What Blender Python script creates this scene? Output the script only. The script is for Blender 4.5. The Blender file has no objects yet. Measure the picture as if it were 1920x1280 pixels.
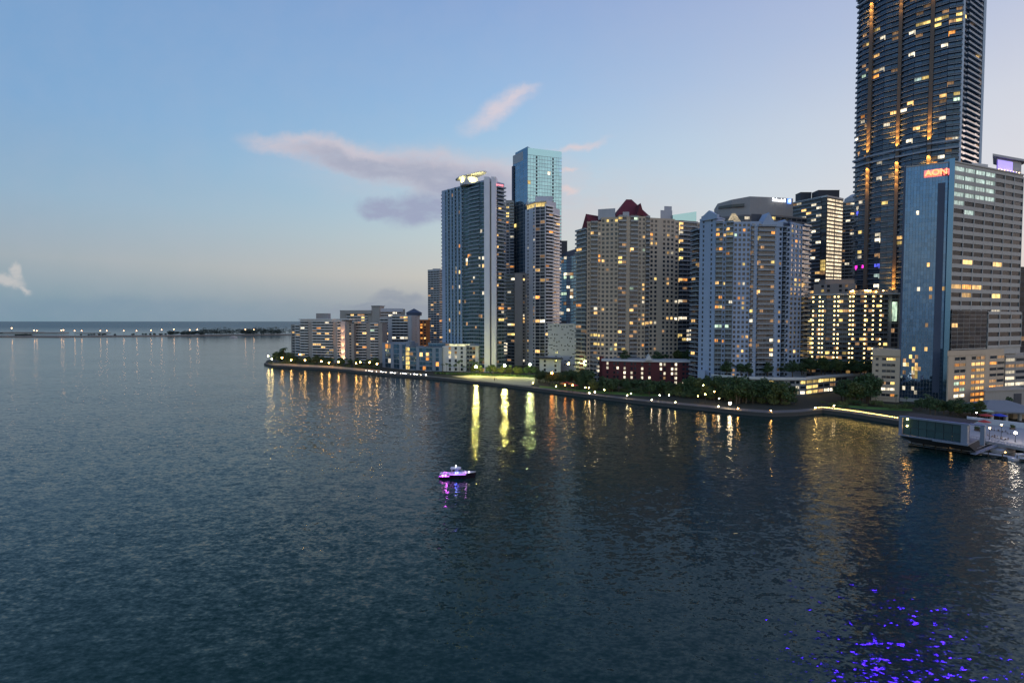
import bpy, math, random
from mathutils import Vector, Matrix
random.seed(7)
R = random.Random(11)
sc = bpy.context.scene
col = sc.collection
F, H = 1000.0, 50.0            # focal length in photo pixels (1920 wide), camera height in metres
TH = math.atan(38 / F)         # camera looks down by this angle
CT, ST = math.cos(TH), math.sin(TH)

def pt(u, D): return ((u - 960) / F * D, D)            # plan point on the bearing u at distance D
def zv(v, D): return H + math.tan(math.atan((640 - v) / F) - TH) * D
def proj(x, y, z):
    d = y * CT - (z - H) * ST
    up = y * ST + (z - H) * CT
    return 960 + F * x / d, 640 - F * up / d
def lerp(a, b, t): return a + (b - a) * t

# ------------------------------------------------------------------ materials
def new_mat(name):
    m = bpy.data.materials.new(name); m.use_nodes = True
    nt = m.node_tree
    return m, nt, nt.nodes['Principled BSDF']
def N(nt, typ, **kw):
    n = nt.nodes.new(typ)
    for k, v in kw.items(): setattr(n, k, v)
    return n
def setin(n, name, val): n.inputs[name].default_value = val
def mth(nt, op, a, b=None, c=None, clamp=False):
    n = nt.nodes.new('ShaderNodeMath'); n.operation = op; n.use_clamp = clamp
    for i, x in enumerate((a, b, c)):
        if x is None: continue
        if isinstance(x, (int, float)): n.inputs[i].default_value = x
        else: nt.links.new(x, n.inputs[i])
    return n.outputs[0]
def vmth(nt, op, a, b=None, scale=None):
    n = nt.nodes.new('ShaderNodeVectorMath'); n.operation = op
    for i, x in enumerate((a, b)):
        if x is None: continue
        if isinstance(x, (tuple, list)): n.inputs[i].default_value = x
        else: nt.links.new(x, n.inputs[i])
    if scale is not None:
        if isinstance(scale, (int, float)): n.inputs['Scale'].default_value = scale
        else: nt.links.new(scale, n.inputs['Scale'])
    return n.outputs[0]
def mixc(nt, fac, a, b, blend='MIX'):
    n = nt.nodes.new('ShaderNodeMix'); n.data_type = 'RGBA'; n.blend_type = blend
    for i, x in ((0, fac), (6, a), (7, b)):
        if isinstance(x, (int, float)): n.inputs[i].default_value = x
        elif isinstance(x, (tuple, list)): n.inputs[i].default_value = (*x[:3], 1)
        else: nt.links.new(x, n.inputs[i])
    return n.outputs[2]
def noise(nt, vec, scale, detail=2, rough=.5, out='Fac', dim='3D'):
    n = nt.nodes.new('ShaderNodeTexNoise'); n.noise_dimensions = dim
    n.inputs['Scale'].default_value = scale; n.inputs['Detail'].default_value = detail; n.inputs['Roughness'].default_value = rough
    if vec is not None: nt.links.new(vec, n.inputs['Vector'])
    return n.outputs[out]
def island_rand(nt):
    g = N(nt, 'ShaderNodeNewGeometry'); o = N(nt, 'ShaderNodeObjectInfo')
    return mth(nt, 'FRACT', mth(nt, 'ADD', g.outputs['Random Per Island'], mth(nt, 'MULTIPLY', o.outputs['Random'], 7.31)))

def wall_mat(name, c, rough=.75, var=.22, metal=0.0):
    m, nt, b = new_mat(name)
    g = N(nt, 'ShaderNodeNewGeometry')
    n1 = noise(nt, g.outputs['Position'], .12, 4, .6)
    st = N(nt, 'ShaderNodeMapping'); st.inputs['Scale'].default_value = (1.2, 1.2, .06)
    nt.links.new(g.outputs['Position'], st.inputs['Vector'])
    n2 = noise(nt, st.outputs['Vector'], .9, 3, .6)          # rain streaks
    f = mth(nt, 'ADD', mth(nt, 'MULTIPLY', n1, .6), mth(nt, 'MULTIPLY', n2, .4))
    lo = tuple(x * (1 - var) for x in c); hi = tuple(min(1, x * (1 + var)) for x in c)
    nt.links.new(mixc(nt, f, lo, hi), b.inputs['Base Color'])
    setin(b, 'Roughness', rough); setin(b, 'Metallic', metal)
    return m
def plain_mat(name, c, rough=.6, metal=0.0):
    m, nt, b = new_mat(name)
    g = N(nt, 'ShaderNodeNewGeometry')
    n1 = noise(nt, g.outputs['Position'], 1.7, 3, .6)
    nt.links.new(mixc(nt, n1, tuple(x * .85 for x in c), tuple(min(1, x * 1.12) for x in c)), b.inputs['Base Color'])
    setin(b, 'Roughness', rough); setin(b, 'Metallic', metal)
    return m
def glass_mat(name, c, metal=.25, rough=.1, tilt=.05, var=.6, ior=1.6):
    m, nt, b = new_mat(name)
    r = island_rand(nt)
    g = N(nt, 'ShaderNodeNewGeometry')
    nz = noise(nt, g.outputs['Position'], .05, 2)
    f = mth(nt, 'ADD', mth(nt, 'MULTIPLY', r, .7), mth(nt, 'MULTIPLY', nz, .3))
    nt.links.new(mixc(nt, f, tuple(x * (1 - var) for x in c), tuple(x * (1 + var) for x in c)), b.inputs['Base Color'])
    setin(b, 'Metallic', metal); setin(b, 'Roughness', rough); setin(b, 'IOR', ior)
    w = N(nt, 'ShaderNodeTexWhiteNoise', noise_dimensions='1D'); nt.links.new(r, w.inputs['W'])
    off = vmth(nt, 'SCALE', vmth(nt, 'SUBTRACT', w.outputs['Color'], (.5, .5, .5)), scale=tilt)
    wob = vmth(nt, 'SCALE', vmth(nt, 'SUBTRACT', noise(nt, g.outputs['Position'], .35, 2, .5, 'Color'), (.5, .5, .5)), scale=tilt * .7)
    nn = vmth(nt, 'NORMALIZE', vmth(nt, 'ADD', g.outputs['Normal'], vmth(nt, 'ADD', off, wob)))
    nt.links.new(nn, b.inputs['Normal'])
    return m
def lit_mat(name, c, s, var=.75, sample=False):
    m, nt, b = new_mat(name)
    g = N(nt, 'ShaderNodeNewGeometry'); r = island_rand(nt)
    mp = N(nt, 'ShaderNodeMapping'); mp.inputs['Scale'].default_value = (1, 1, .8); nt.links.new(g.outputs['Position'], mp.inputs['Vector'])
    nz = noise(nt, mp.outputs['Vector'], .55, 2, .6)
    cm = N(nt, 'ShaderNodeMapping'); cm.inputs['Scale'].default_value = (1.6, 1.6, .12); nt.links.new(g.outputs['Position'], cm.inputs['Vector'])
    nz = mth(nt, 'MULTIPLY', nz, mth(nt, 'MULTIPLY_ADD', noise(nt, cm.outputs['Vector'], 1.0, 1, .5), 2.6, -.35))
    k = mth(nt, 'MULTIPLY', mth(nt, 'ADD', 1 - var, mth(nt, 'MULTIPLY', r, 2 * var * .8)), mth(nt, 'MULTIPLY_ADD', nz, 2.2, -.15))
    setin(b, 'Base Color', (*(x * .25 for x in c), 1)); setin(b, 'Emission Color', (*c, 1))
    nt.links.new(mth(nt, 'MULTIPLY', mth(nt, 'MAXIMUM', k, .12), s), b.inputs['Emission Strength'])
    setin(b, 'Roughness', .4)
    if not sample: m.cycles.emission_sampling = 'NONE'
    return m
def lamp_mat(name, c, s, sample=True):
    m, nt, b = new_mat(name)
    setin(b, 'Base Color', (.8, .8, .8, 1)); setin(b, 'Emission Color', (*c, 1)); setin(b, 'Emission Strength', s)
    if not sample: m.cycles.emission_sampling = 'NONE'
    return m
def leaf_mat(name, c):
    m, nt, b = new_mat(name)
    r = island_rand(nt)
    nt.links.new(mixc(nt, r, tuple(x * .5 for x in c), tuple(x * 1.6 for x in c)), b.inputs['Base Color'])
    setin(b, 'Roughness', .6)
    return m

# ------------------------------------------------------------------ mesh builder
class MB:
    def __init__(s): s.v = []; s.f = []; s.m = []
    def add(s, vs, fs, mi=0):
        o = len(s.v); s.v += [tuple(p) for p in vs]
        for f in fs: s.f.append(tuple(i + o for i in f)); s.m.append(mi)
    BF = ((0, 3, 2, 1), (4, 5, 6, 7), (0, 1, 5, 4), (1, 2, 6, 5), (2, 3, 7, 6), (3, 0, 4, 7))
    def hexa(s, vs, mi=0): s.add(vs, MB.BF, mi)
    def box(s, x0, x1, y0, y1, z0, z1, mi=0):
        s.hexa([(x0, y0, z0), (x1, y0, z0), (x1, y1, z0), (x0, y1, z0), (x0, y0, z1), (x1, y0, z1), (x1, y1, z1), (x0, y1, z1)], mi)
    def obox(s, o, d, n, a0, a1, b0, b1, z0, z1, mi=0):   # o plan origin, d along, n outward
        def q(a, b, z): return (o[0] + d[0] * a + n[0] * b, o[1] + d[1] * a + n[1] * b, z)
        s.hexa([q(a0, b1, z0), q(a1, b1, z0), q(a1, b0, z0), q(a0, b0, z0), q(a0, b1, z1), q(a1, b1, z1), q(a1, b0, z1), q(a0, b0, z1)], mi)
    def prism(s, poly, z0, z1, mi=0, ztop=None):
        n = len(poly)
        zt = ztop or [z1] * n
        vs = [(p[0], p[1], z0) for p in poly] + [(p[0], p[1], z) for p, z in zip(poly, zt)]
        fs = [tuple(range(n - 1, -1, -1)), tuple(range(n, 2 * n))] + [(i, (i + 1) % n, (i + 1) % n + n, i + n) for i in range(n)]
        s.add(vs, fs, mi)
    def tube(s, pts, rads, n=8, mi=0, cap=True):
        rings = []
        for i, p in enumerate(pts):
            p = Vector(p)
            t = (Vector(pts[min(i + 1, len(pts) - 1)]) - Vector(pts[max(i - 1, 0)])).normalized()
            a = t.cross(Vector((0, 0, 1)) if abs(t.z) < .9 else Vector((1, 0, 0))).normalized(); b = t.cross(a)
            rings.append([p + (a * math.cos(2 * math.pi * k / n) + b * math.sin(2 * math.pi * k / n)) * rads[i] for k in range(n)])
        vs = [v for r in rings for v in r]; fs = []
        for i in range(len(pts) - 1):
            for k in range(n): fs.append((i * n + k, i * n + (k + 1) % n, (i + 1) * n + (k + 1) % n, (i + 1) * n + k))
        if cap: fs += [tuple(range(n - 1, -1, -1)), tuple(range((len(pts) - 1) * n, len(pts) * n))]
        s.add(vs, fs, mi)
    def ball(s, c, r, n=10, m=6, mi=0, sz=1.0):
        vs = [(c[0], c[1], c[2] + r * sz)]
        for i in range(1, m):
            a = math.pi * i / m
            vs += [(c[0] + r * math.sin(a) * math.cos(2 * math.pi * k / n), c[1] + r * math.sin(a) * math.sin(2 * math.pi * k / n), c[2] + r * sz * math.cos(a)) for k in range(n)]
        vs.append((c[0], c[1], c[2] - r * sz)); fs = [(0, 1 + k, 1 + (k + 1) % n) for k in range(n)]
        for i in range(m - 2):
            for k in range(n): fs.append((1 + i * n + k, 1 + (i + 1) * n + k, 1 + (i + 1) * n + (k + 1) % n, 1 + i * n + (k + 1) % n))
        L = len(vs) - 1; o = 1 + (m - 2) * n
        fs += [(L, o + (k + 1) % n, o + k) for k in range(n)]
        s.add(vs, fs, mi)
    def islands(s):                       # one builder per connected piece
        par = list(range(len(s.v)))
        def find(i):
            while par[i] != i: par[i] = par[par[i]]; i = par[i]
            return i
        for f in s.f:
            for i in f[1:]: par[find(i)] = find(f[0])
        out = {}
        for f, mi in zip(s.f, s.m):
            k = out.setdefault(find(f[0]), (MB(), {}))
            k[0].f.append(tuple(k[1].setdefault(i, len(k[1])) for i in f)); k[0].m.append(mi)
        for k, mp in out.values(): k.v = [s.v[i] for i in mp]
        return [k for k, _ in out.values()]
    def mesh(s, name, mats, org=(0, 0, 0), smooth=False):
        me = bpy.data.meshes.new(name)
        ox, oy, oz = org
        me.from_pydata([(x - ox, y - oy, z - oz) for x, y, z in s.v], [], s.f)
        for m in mats: me.materials.append(m)
        if len(mats) > 1: me.polygons.foreach_set('material_index', s.m)
        if smooth: me.polygons.foreach_set('use_smooth', [True] * len(s.f))
        me.update(); return me
def link(name, me, parent=None, loc=(0, 0, 0)):
    o = bpy.data.objects.new(name, me); col.objects.link(o)
    if parent: o.parent = parent
    o.location = loc
    return o
def tag(o, label=None, cat=None, group=None, kind=None):
    if label: o['label'] = label
    if cat: o['category'] = cat
    if group: o['group'] = group
    if kind: o['kind'] = kind
    return o
def empty(name, loc, label, cat, group=None, rz=0):
    o = bpy.data.objects.new(name, None); col.objects.link(o); o.location = loc; o.rotation_euler = (0, 0, rz); o.empty_display_size = .5
    return tag(o, label, cat, group)
def copy_tree(o, loc, rz=0, s=1.0, parent=None):
    c = o.copy(); col.objects.link(c)
    if parent: c.parent = parent
    else: c.location = loc; c.rotation_euler = (0, 0, rz); c.scale = (s, s, s)
    for ch in o.children: copy_tree(ch, None, parent=c)
    return c

# ------------------------------------------------------------------ palette
M = {}
M['beige'] = wall_mat('beige_stucco', (.50, .41, .31))
M['bluegrey'] = wall_mat('blue_grey_stucco', (.33, .41, .55))
M['white'] = wall_mat('white_stucco', (.55, .56, .60))
M['pale'] = wall_mat('pale_concrete', (.42, .43, .46))
M['darkgrey'] = wall_mat('dark_grey_concrete', (.15, .15, .165)); M['matblack'] = wall_mat('matt_dark_paint', (.02, .022, .026), .95); M['grey'] = wall_mat('grey_concrete', (.28, .28, .29))
M['warmgrey'] = wall_mat('warm_grey_concrete', (.33, .31, .29))
M['dark'] = wall_mat('dark_cladding', (.06, .065, .08))
M['brown'] = wall_mat('brown_cladding', (.16, .115, .09))
M['slate'] = wall_mat('slate_blue_stucco', (.22, .28, .36)); M['navy'] = wall_mat('navy_cladding', (.07, .09, .14))
M['brick'] = wall_mat('red_brick', (.11, .023, .028))
M['orange'] = wall_mat('orange_brick', (.40, .14, .05))
M['redroof'] = wall_mat('dark_red_roof_tiles', (.13, .018, .03), .8)
M['roofgrey'] = wall_mat('grey_roof', (.2, .21, .24))
M['slab'] = wall_mat('balcony_slab', (.62, .62, .62)); M['finpale'] = wall_mat('pale_fin', (.68, .71, .78)); M['office'] = wall_mat('office_stone', (.40, .395, .38)); M['glassdark'] = glass_mat('dark_office_glass', (.009, .016, .028), .0, .22, .05, .6, 1.22)
M['slabblue'] = wall_mat('blue_balcony_slab', (.42, .52, .64))
M['slabdark'] = wall_mat('dark_balcony_slab', (.30, .33, .39))
M['rail'] = glass_mat('balcony_rail_glass', (.10, .13, .16), .2, .2, .03, .3)
M['railpale'] = plain_mat('pale_rail', (.55, .56, .57), .5)
M['railwhite'] = plain_mat('white_rail', (.78, .78, .80), .5); M['slabwhite'] = wall_mat('white_slab', (.75, .75, .77))
M['glass'] = glass_mat('window_glass', (.030, .040, .055), .15, .12, .05)
M['glassblue'] = glass_mat('blue_window_glass', (.04, .08, .14), .3, .12, .05)
M['teal'] = glass_mat('teal_mirror_glass', (.32, .56, .62), .85, .08, .02, .12)
M['tealdark'] = glass_mat('dark_teal_mirror_glass', (.16, .27, .38), .8, .1, .02, .15)
M['mirror'] = glass_mat('blue_mirror_glass', (.10, .18, .31), .85, .05, .025, .15); M['raildark'] = glass_mat('dark_rail_glass', (.03, .04, .06), .1, .2, .03, .3)
M['townblue'] = glass_mat('bright_blue_glass', (.07, .16, .25), .6, .12, .04, .4)
LIT = {
 'w': lit_mat('lit_window_warm', (1, .58, .20), 1.3), 'o': lit_mat('lit_window_orange', (1, .38, .08), 1.25),
 'c': lit_mat('lit_window_white', (1, .86, .62), 1.25), 'g': lit_mat('lit_window_greenish', (.75, 1, .72), .9),
 'd': lit_mat('lit_window_dim', (1, .55, .25), .35), 'y': lit_mat('lit_window_yellow', (1, .70, .22), 1.3),
 'b': lit_mat('lit_window_blue', (.12, .15, 1), 1.0), 'p': lit_mat('lit_window_pink', (1, .03, .6), 2.2, .1),
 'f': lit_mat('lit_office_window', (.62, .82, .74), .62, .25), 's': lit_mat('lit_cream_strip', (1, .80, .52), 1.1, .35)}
M['steel'] = plain_mat('grey_steel', (.25, .26, .28), .4, .6)
M['postdark'] = plain_mat('dark_post_paint', (.04, .04, .045), .5)
# ------------------------------------------------------------------ buildings
PANE = {}
def pane_mesh(key, mat):
    if key not in PANE:
        b = MB(); b.box(-.5, .5, 0, .08, -.5, .5); PANE[key] = b.mesh('window', [mat])
    return PANE[key]
BALC = {}
def balc_mesh(w, d, slab, rail, rh):
    k = (round(w, 2), round(d, 2), slab, rail, rh)
    if k not in BALC:
        b = MB(); h = w / 2
        b.box(-h, h, 0, d, -.16, .16, 0)
        b.box(-h, h, d - .12, d - .04, .16, rh, 1)
        b.box(-h, -h + .08, .1, d - .12, .16, rh - .01, 1); b.box(h - .08, h, .1, d - .12, .16, rh - .01, 1)
        b.box(-h - .02, h + .02, d - .15, d - .01, rh, rh + .09, 0)
        BALC[k] = b.mesh('balcony', [M[slab], M[rail]])
    return BALC[k]
LIMIT = 100
SPLIT = {'roof_box', 'gable', 'rib', 'roof_cabana', 'fin', 'mast', 'column', 'pile', 'crown', 'vent', 'terrace_light'}
class Bld:
    def __init__(s, name, label, u, D, wall='beige', glass='glass', slab='slab', rail='rail', cat='building', group=None, wallname='wall'):
        s.x, s.y = pt(u, D); s.root = empty(name, (s.x, s.y, 2.0), label, cat, group)
        s.wall = MB(); s.wm = M[wall]; s.glass = glass; s.slab = slab; s.rail = rail; s.org = (s.x, s.y, 2.0)
        s.panes = []; s.balcs = []; s.fi = 0; s.wallname = wallname; s.rh = 1.1
    def part(s, name, mb, mats, label=None, smooth=False):
        if name in SPLIT:
            isl = sorted(mb.islands(), key=lambda k: k.v[0][1] - .01 * k.v[0][2]); mt_ = mats if isinstance(mats, list) else [mats]; rest = MB()
            for q, k in enumerate(isl):
                if q >= LIMIT: rest.v, rest.f, rest.m, off = rest.v + k.v, rest.f + [tuple(i + len(rest.v) for i in f) for f in k.f], rest.m + k.m, 0; continue
                o = link(name, k.mesh(name, mt_, s.org, smooth), s.root)
                if label: o['label'] = label
            if rest.v: link(name, rest.mesh(name, mt_, s.org), s.root)['kind'] = 'stuff'
            return o
        o = link(name, mb.mesh(name, mats if isinstance(mats, list) else [mats], s.org, smooth), s.root)
        if label: o['label'] = label
        return o
    def sub(s, name, mb, mat, par):
        return link(name, mb.mesh(name, [mat], s.org), par)
    def core(s, poly, z0, z1, ztop=None): s.wall.prism(poly, z0, z1, 0, ztop)
    def face(s, p0, p1, z0, z1, fh, bays, rec=.35, sp=.42, spg=.16, wf=.62, bd=1.6, pier=True, glass=None, finmat=None, skip_b=0):
        """one facade: bays is a string, W punched window, R ribbon window, B balcony, G glass, S solid, F fin"""
        s.fi += 1; e = .004 * s.fi
        L = math.hypot(p1[0] - p0[0], p1[1] - p0[1]); d = ((p1[0] - p0[0]) / L, (p1[1] - p0[1]) / L); n = (d[1], -d[0])
        nf = max(1, round((z1 - z0) / fh)); fh = (z1 - z0) / nf; bw = L / len(bays); g = glass or s.glass
        i = 0; fins = MB()
        while i < len(bays):
            j = i
            while j < len(bays) and bays[j] == bays[i]: j += 1
            c = bays[i]; a0, a1 = i * bw, j * bw
            if c == 'S': s.wall.obox(p0, d, n, a0, a1, -.3, rec + e, z0, z1 + e)
            elif c == 'F': fins.obox(p0, d, n, a0, a1, -.3, rec + .45 + e, z0, z1 + .6 + e)
            else:
                sh = fh * (sp if c in 'WR' else spg)
                if c != 'B':
                    for k in range(nf + 1):
                        zc = z0 + k * fh
                        s.wall.obox(p0, d, n, a0, a1, -.3, rec + e, max(z0, zc - sh / 2) + e, min(z1, zc + sh / 2) + e)
                else:
                    dd = bd
                    for k in range(skip_b, nf + 1):
                        zc = z0 + k * fh
                        s.balcs.append(((p0[0] + d[0] * (a0 + a1) / 2, p0[1] + d[1] * (a0 + a1) / 2, zc), d, n, a1 - a0 - .1, dd, s.slab, s.rail))
                f = wf if c == 'W' else .94
                if c in 'WR' and pier:
                    for k in range(i, j + 1):
                        w = bw * (1 - f) / 2 if k in (i, j) else bw * (1 - f)
                        a = a0 if k == i else (a1 - w if k == j else k * bw - w / 2)
                        s.wall.obox(p0, d, n, a, a + w, -.3, rec + .05 + e, z0, z1 + .003 + e)
                for b in range(i, j):
                    ac = (b + .5) * bw
                    for k in range(nf):
                        zc = z0 + (k + .5) * fh
                        s.panes.append(((p0[0] + d[0] * ac, p0[1] + d[1] * ac, zc), d, n, bw * f - .02, fh - sh - .02 if c != 'B' else fh - .34, g))
            i = j
        if fins.v: s.part('fin', fins, finmat or s.wm)
    def run(s, pts, z0, z1, fh, bays, **kw):
        for k in range(len(pts) - 1): s.face(pts[k], pts[k + 1], z0, z1, fh, bays[k], **kw)
    def slabside(s, p0, p1, z0, z1, fh): # plain banded side or back wall
        L = math.hypot(p1[0] - p0[0], p1[1] - p0[1]); d = ((p1[0] - p0[0]) / L, (p1[1] - p0[1]) / L); n = (d[1], -d[0])
        nf = max(1, round((z1 - z0) / fh)); s.fi += 1
        for k in range(nf + 1):
            z = z0 + (z1 - z0) * k / nf; s.wall.obox(p0, d, n, .5, L - .5, -.2, .2, max(z0, z - .6), min(z1, z + .6))
    def parapet(s, poly, z, h=1.2, t=.5):
        m = len(poly); e = 0
        for k in range(m):
            p0, p1 = poly[k], poly[(k + 1) % m]; L = math.hypot(p1[0] - p0[0], p1[1] - p0[1])
            if L < 1: continue
            d = ((p1[0] - p0[0]) / L, (p1[1] - p0[1]) / L); n = (d[1], -d[0]); e += .005
            s.wall.obox(p0, d, n, 0, L, -t, .40 + e, z + .02, z + h + e)
    def roofbox(s, u0, u1, D, v0, z0, depth=8, mat=None, name='roof_box', v1=None):
        a, b = pt(u0, D), pt(u1, D); zt = zv(v0, D)
        m = MB(); m.box(a[0], b[0], D, D + depth, z0, zt)
        m.box(a[0] - .15, b[0] + .15, D - .15, D + depth + .15, zt, zt + .35)
        return s.part(name, m, mat or s.wm)
    def done(s, lit=(), p=.03, kinds='wwwoccd', dim=.04, seed=0, dark=()):
        rr = random.Random(seed * 13 + len(s.panes))
        st = [None] * len(s.panes)
        px = [proj(*q[0]) for q in s.panes]
        for L in lit:
            u, v = L[0], L[1]; k = L[2] if len(L) > 2 else rr.choice('wwwwoc')
            best, bi = 1e9, -1
            for i, (a, b) in enumerate(px):
                dd = (a - u) ** 2 + (b - v) ** 2
                if dd < best: best, bi = dd, i
            if bi >= 0 and best < 200: st[bi] = k
        for i in range(len(st)):
            if st[i] is None:
                r = rr.random()
                if r < p: st[i] = rr.choice(kinds)
                elif r < p + dim: st[i] = 'd'
        order = sorted(range(len(st)), key=lambda i: (st[i] is None, st[i] == 'd', s.panes[i][0][0] ** 2 + s.panes[i][0][1] ** 2))
        rest = MB(); keys = []
        def mat_of(i): return LIT[st[i]] if st[i] else M[s.panes[i][5]]
        for q, i in enumerate(order):
            c, d, n, w, h, g = s.panes[i]
            if q < LIMIT:
                o = bpy.data.objects.new('window', pane_mesh((st[i], g), mat_of(i))); col.objects.link(o); o.parent = s.root
                o.matrix_basis = Matrix(((d[0] * w, n[0], 0, c[0] - s.x), (d[1] * w, n[1], 0, c[1] - s.y), (0, 0, h, c[2] - 2.0), (0, 0, 0, 1)))
            else:
                m = mat_of(i)
                if m not in keys: keys.append(m)
                rest.obox(c, d, n, -w / 2, w / 2, 0, .08, c[2] - h / 2, c[2] + h / 2, keys.index(m))
        if rest.v: s.part('window', rest, keys)['kind'] = 'stuff'
        order = sorted(range(len(s.balcs)), key=lambda i: s.balcs[i][0][0] ** 2 + s.balcs[i][0][1] ** 2 + s.balcs[i][0][2] ** 2 * .2)
        rest = MB(); bm = []
        for q, i in enumerate(order):
            c, d, n, w, dd, sl_, ra_ = s.balcs[i]
            if q < LIMIT:
                o = bpy.data.objects.new('balcony', balc_mesh(w, dd, sl_, ra_, s.rh)); col.objects.link(o); o.parent = s.root
                o.matrix_basis = Matrix(((d[0], n[0], 0, c[0] - s.x), (d[1], n[1], 0, c[1] - s.y), (0, 0, 1, c[2] - 2.0), (0, 0, 0, 1)))
            else:
                for x_ in (sl_, ra_):
                    if M[x_] not in bm: bm.append(M[x_])
                i0, i1 = bm.index(M[sl_]), bm.index(M[ra_])
                rest.obox(c, d, n, -w / 2, w / 2, 0, dd, c[2] - .16, c[2] + .16, i0)
                rest.obox(c, d, n, -w / 2, w / 2, dd - .12, dd - .04, c[2] + .16, c[2] + s.rh, i1)
                rest.obox(c, d, n, -w / 2 - .02, w / 2 + .02, dd - .15, dd - .01, c[2] + s.rh, c[2] + s.rh + .09, i0)
        if rest.v: s.part('balcony', rest, bm)['kind'] = 'stuff'
        s.part(s.wallname, s.wall, s.wm)
        return s
def text_part(bl, txt, p, d, size, mat, name='sign_letters', n=None, depth=.25):
    cu = bpy.data.curves.new('t', 'FONT'); cu.body = txt; cu.size = size; cu.extrude = depth; cu.align_x = 'CENTER'; cu.offset = size * .012
    t = bpy.data.objects.new('t', cu); col.objects.link(t)
    dg = bpy.context.evaluated_depsgraph_get(); me = bpy.data.meshes.new_from_object(t.evaluated_get(dg))
    bpy.data.objects.remove(t); me.name = name; me.materials.clear(); me.materials.append(mat)
    o = link(name, me, bl.root)
    n = (d[1], -d[0])
    o.matrix_basis = Matrix(((d[0], 0, n[0], p[0] - bl.x), (d[1], 0, n[1], p[1] - bl.y), (0, 1, 0, p[2] - 2.0), (0, 0, 0, 1)))
    return o
def zl(pts, sx, ox, oy, k=None):   # reading notes: crop pixels -> photo pixels
    return [(a[0] / sx + ox, a[1] / sx + oy) + tuple(a[2:]) for a in pts]
def ext(p, q, L):                   # point L metres past q on the line p->q
    l = math.hypot(q[0] - p[0], q[1] - p[1]); return (q[0] + (q[0] - p[0]) / l * L, q[1] + (q[1] - p[1]) / l * L)
def back(p0, p1, L):                # vector of length L into the building behind face p0->p1
    l = math.hypot(p1[0] - p0[0], p1[1] - p0[1]); return (-(p1[1] - p0[1]) / l * L, (p1[0] - p0[0]) / l * L)
def plus(p, v): return (p[0] + v[0], p[1] + v[1])

def hid(p, vx, vy):                 # back corner kept out of sight behind the front corner p
    return (p[0] + max(vx, (p[0] / p[1] + .03) * vy), p[1] + vy)
def quad(p, v):
    l = hid(p[0], *v); r = p[-1]; rx = r[0] + min(v[0], (r[0] / r[1] - .02) * v[1]) if r[0] > 0 else r[0] + v[0]
    w = abs(p[-1][0] - p[0][0]); rx = max(rx, l[0] + w * .7)
    return list(p) + [(rx, r[1] + v[1]), l]
def P(*a): return [pt(u, D) for u, D in a]
# ------------------------------------------------------------------ the towers, left to right
GT = 'towers of the waterfront skyline'
# -- slab condominium at the point
B = Bld('apartment_building', 'grey slab apartment block with a lit orange fin, leftmost building on the shore', 600, 615, 'warmgrey', slab='slab', rail='railpale')
p = P((546, 645), (563, 634)); v = back(p[0], p[1], 18); z = zv(610, 640); B.core(quad(p, v), 0, z); B.face(p[0], p[1], 2, z, 3.4, 'WB', bd=1.3); B.parapet(quad(p, v), z)
p = P((563.5, 632), (641, 610)); v = back(p[0], p[1], 18); z = zv(603, 620); B.core(quad(p, v), 0, z); B.face(p[0], p[1], 2, z, 3.25, 'BBSBBBBBSB', bd=1.5)
m = MB(); q = P((560, 631), (666, 603)); vv = back(q[0], q[1], 21); m.prism(quad(q, vv), z + 2.2, z + 3.4); m.prism(quad(p, v), z + .01, z + 2.2); B.part('roof', m, M['slab'])
B.roofbox(593, 616, 622, 588, z + 3.42, 8, M['grey'])
p = P((641, 609), (649, 606.5)); v = back(p[0], p[1], 12); m = MB(); m.prism(quad([plus(p[0], back(p[0], p[1], -2)), plus(p[1], back(p[0], p[1], -2))], v), 0, zv(602, 607)); FIN_A = B.part('fin', m, M['pale'], 'tall plain fin lit orange from below'); FA = (plus(p[0], back(p[0], p[1], -4.5)), plus(p[1], back(p[0], p[1], -4.5)))
p = P((649.5, 608), (664, 608)); v = (0, 16); z = zv(607, 608); B.core(quad(p, v), 0, z); B.face(p[0], p[1], 2, z, 3.25, 'SWS', wf=.7)
p = P((664.5, 616), (717, 612)); v = back(p[0], p[1], 16); B.core(quad(p, v), 0, z); B.face(p[0], p[1], 2, z, 3.25, 'BBBSBBS', bd=1.4); B.parapet(quad(p, v), z)
B.done(zl([(480, 515), (445, 510), (490, 518), (720, 530), (810, 565), (790, 350, 'c'), (710, 445), (895, 445), (1035, 525), (1310, 485, 'g'), (1310, 560), (765, 680), (620, 625), (1150, 630), (895, 700), (1130, 730), (1265, 655)], 6, 480, 540), p=.015, dim=.02, seed=1)
# -- stepped block behind it
B = Bld('apartment_building', 'taller grey stepped block with a lift shaft, behind the slab with the orange fin', 700, 690, 'warmgrey', slab='slab', rail='railpale')
p = P((638, 700), (697, 690)); v = back(p[0], p[1], 20); z = zv(583, 695); B.core(quad(p, v), 0, z)
B.face(p[0], p[1], 2, z - 4, 3.4, 'SSBBBBBBS', bd=1.6); B.parapet(quad(p, v), z, 1.0)
m = MB(); q = P((637, 698.5), (697, 688)); m.obox(q[0], ((q[1][0] - q[0][0]) / 45, (q[1][1] - q[0][1]) / 45), (0, -1), 8, 45, -1, 1.2, z - 3.7, z + .3); B.part('fascia', m, M['warmgrey'])
p = P((697, 688), (712, 686)); v = back(p[0], p[1], 14); z = zv(574, 688); B.core(quad(p, v), 0, z); m = MB(); m.prism(quad(P((696, 687), (713, 685)), back(p[0], p[1], 16)), z + .02, z + .8); B.part('roof', m, M['grey'])
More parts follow.
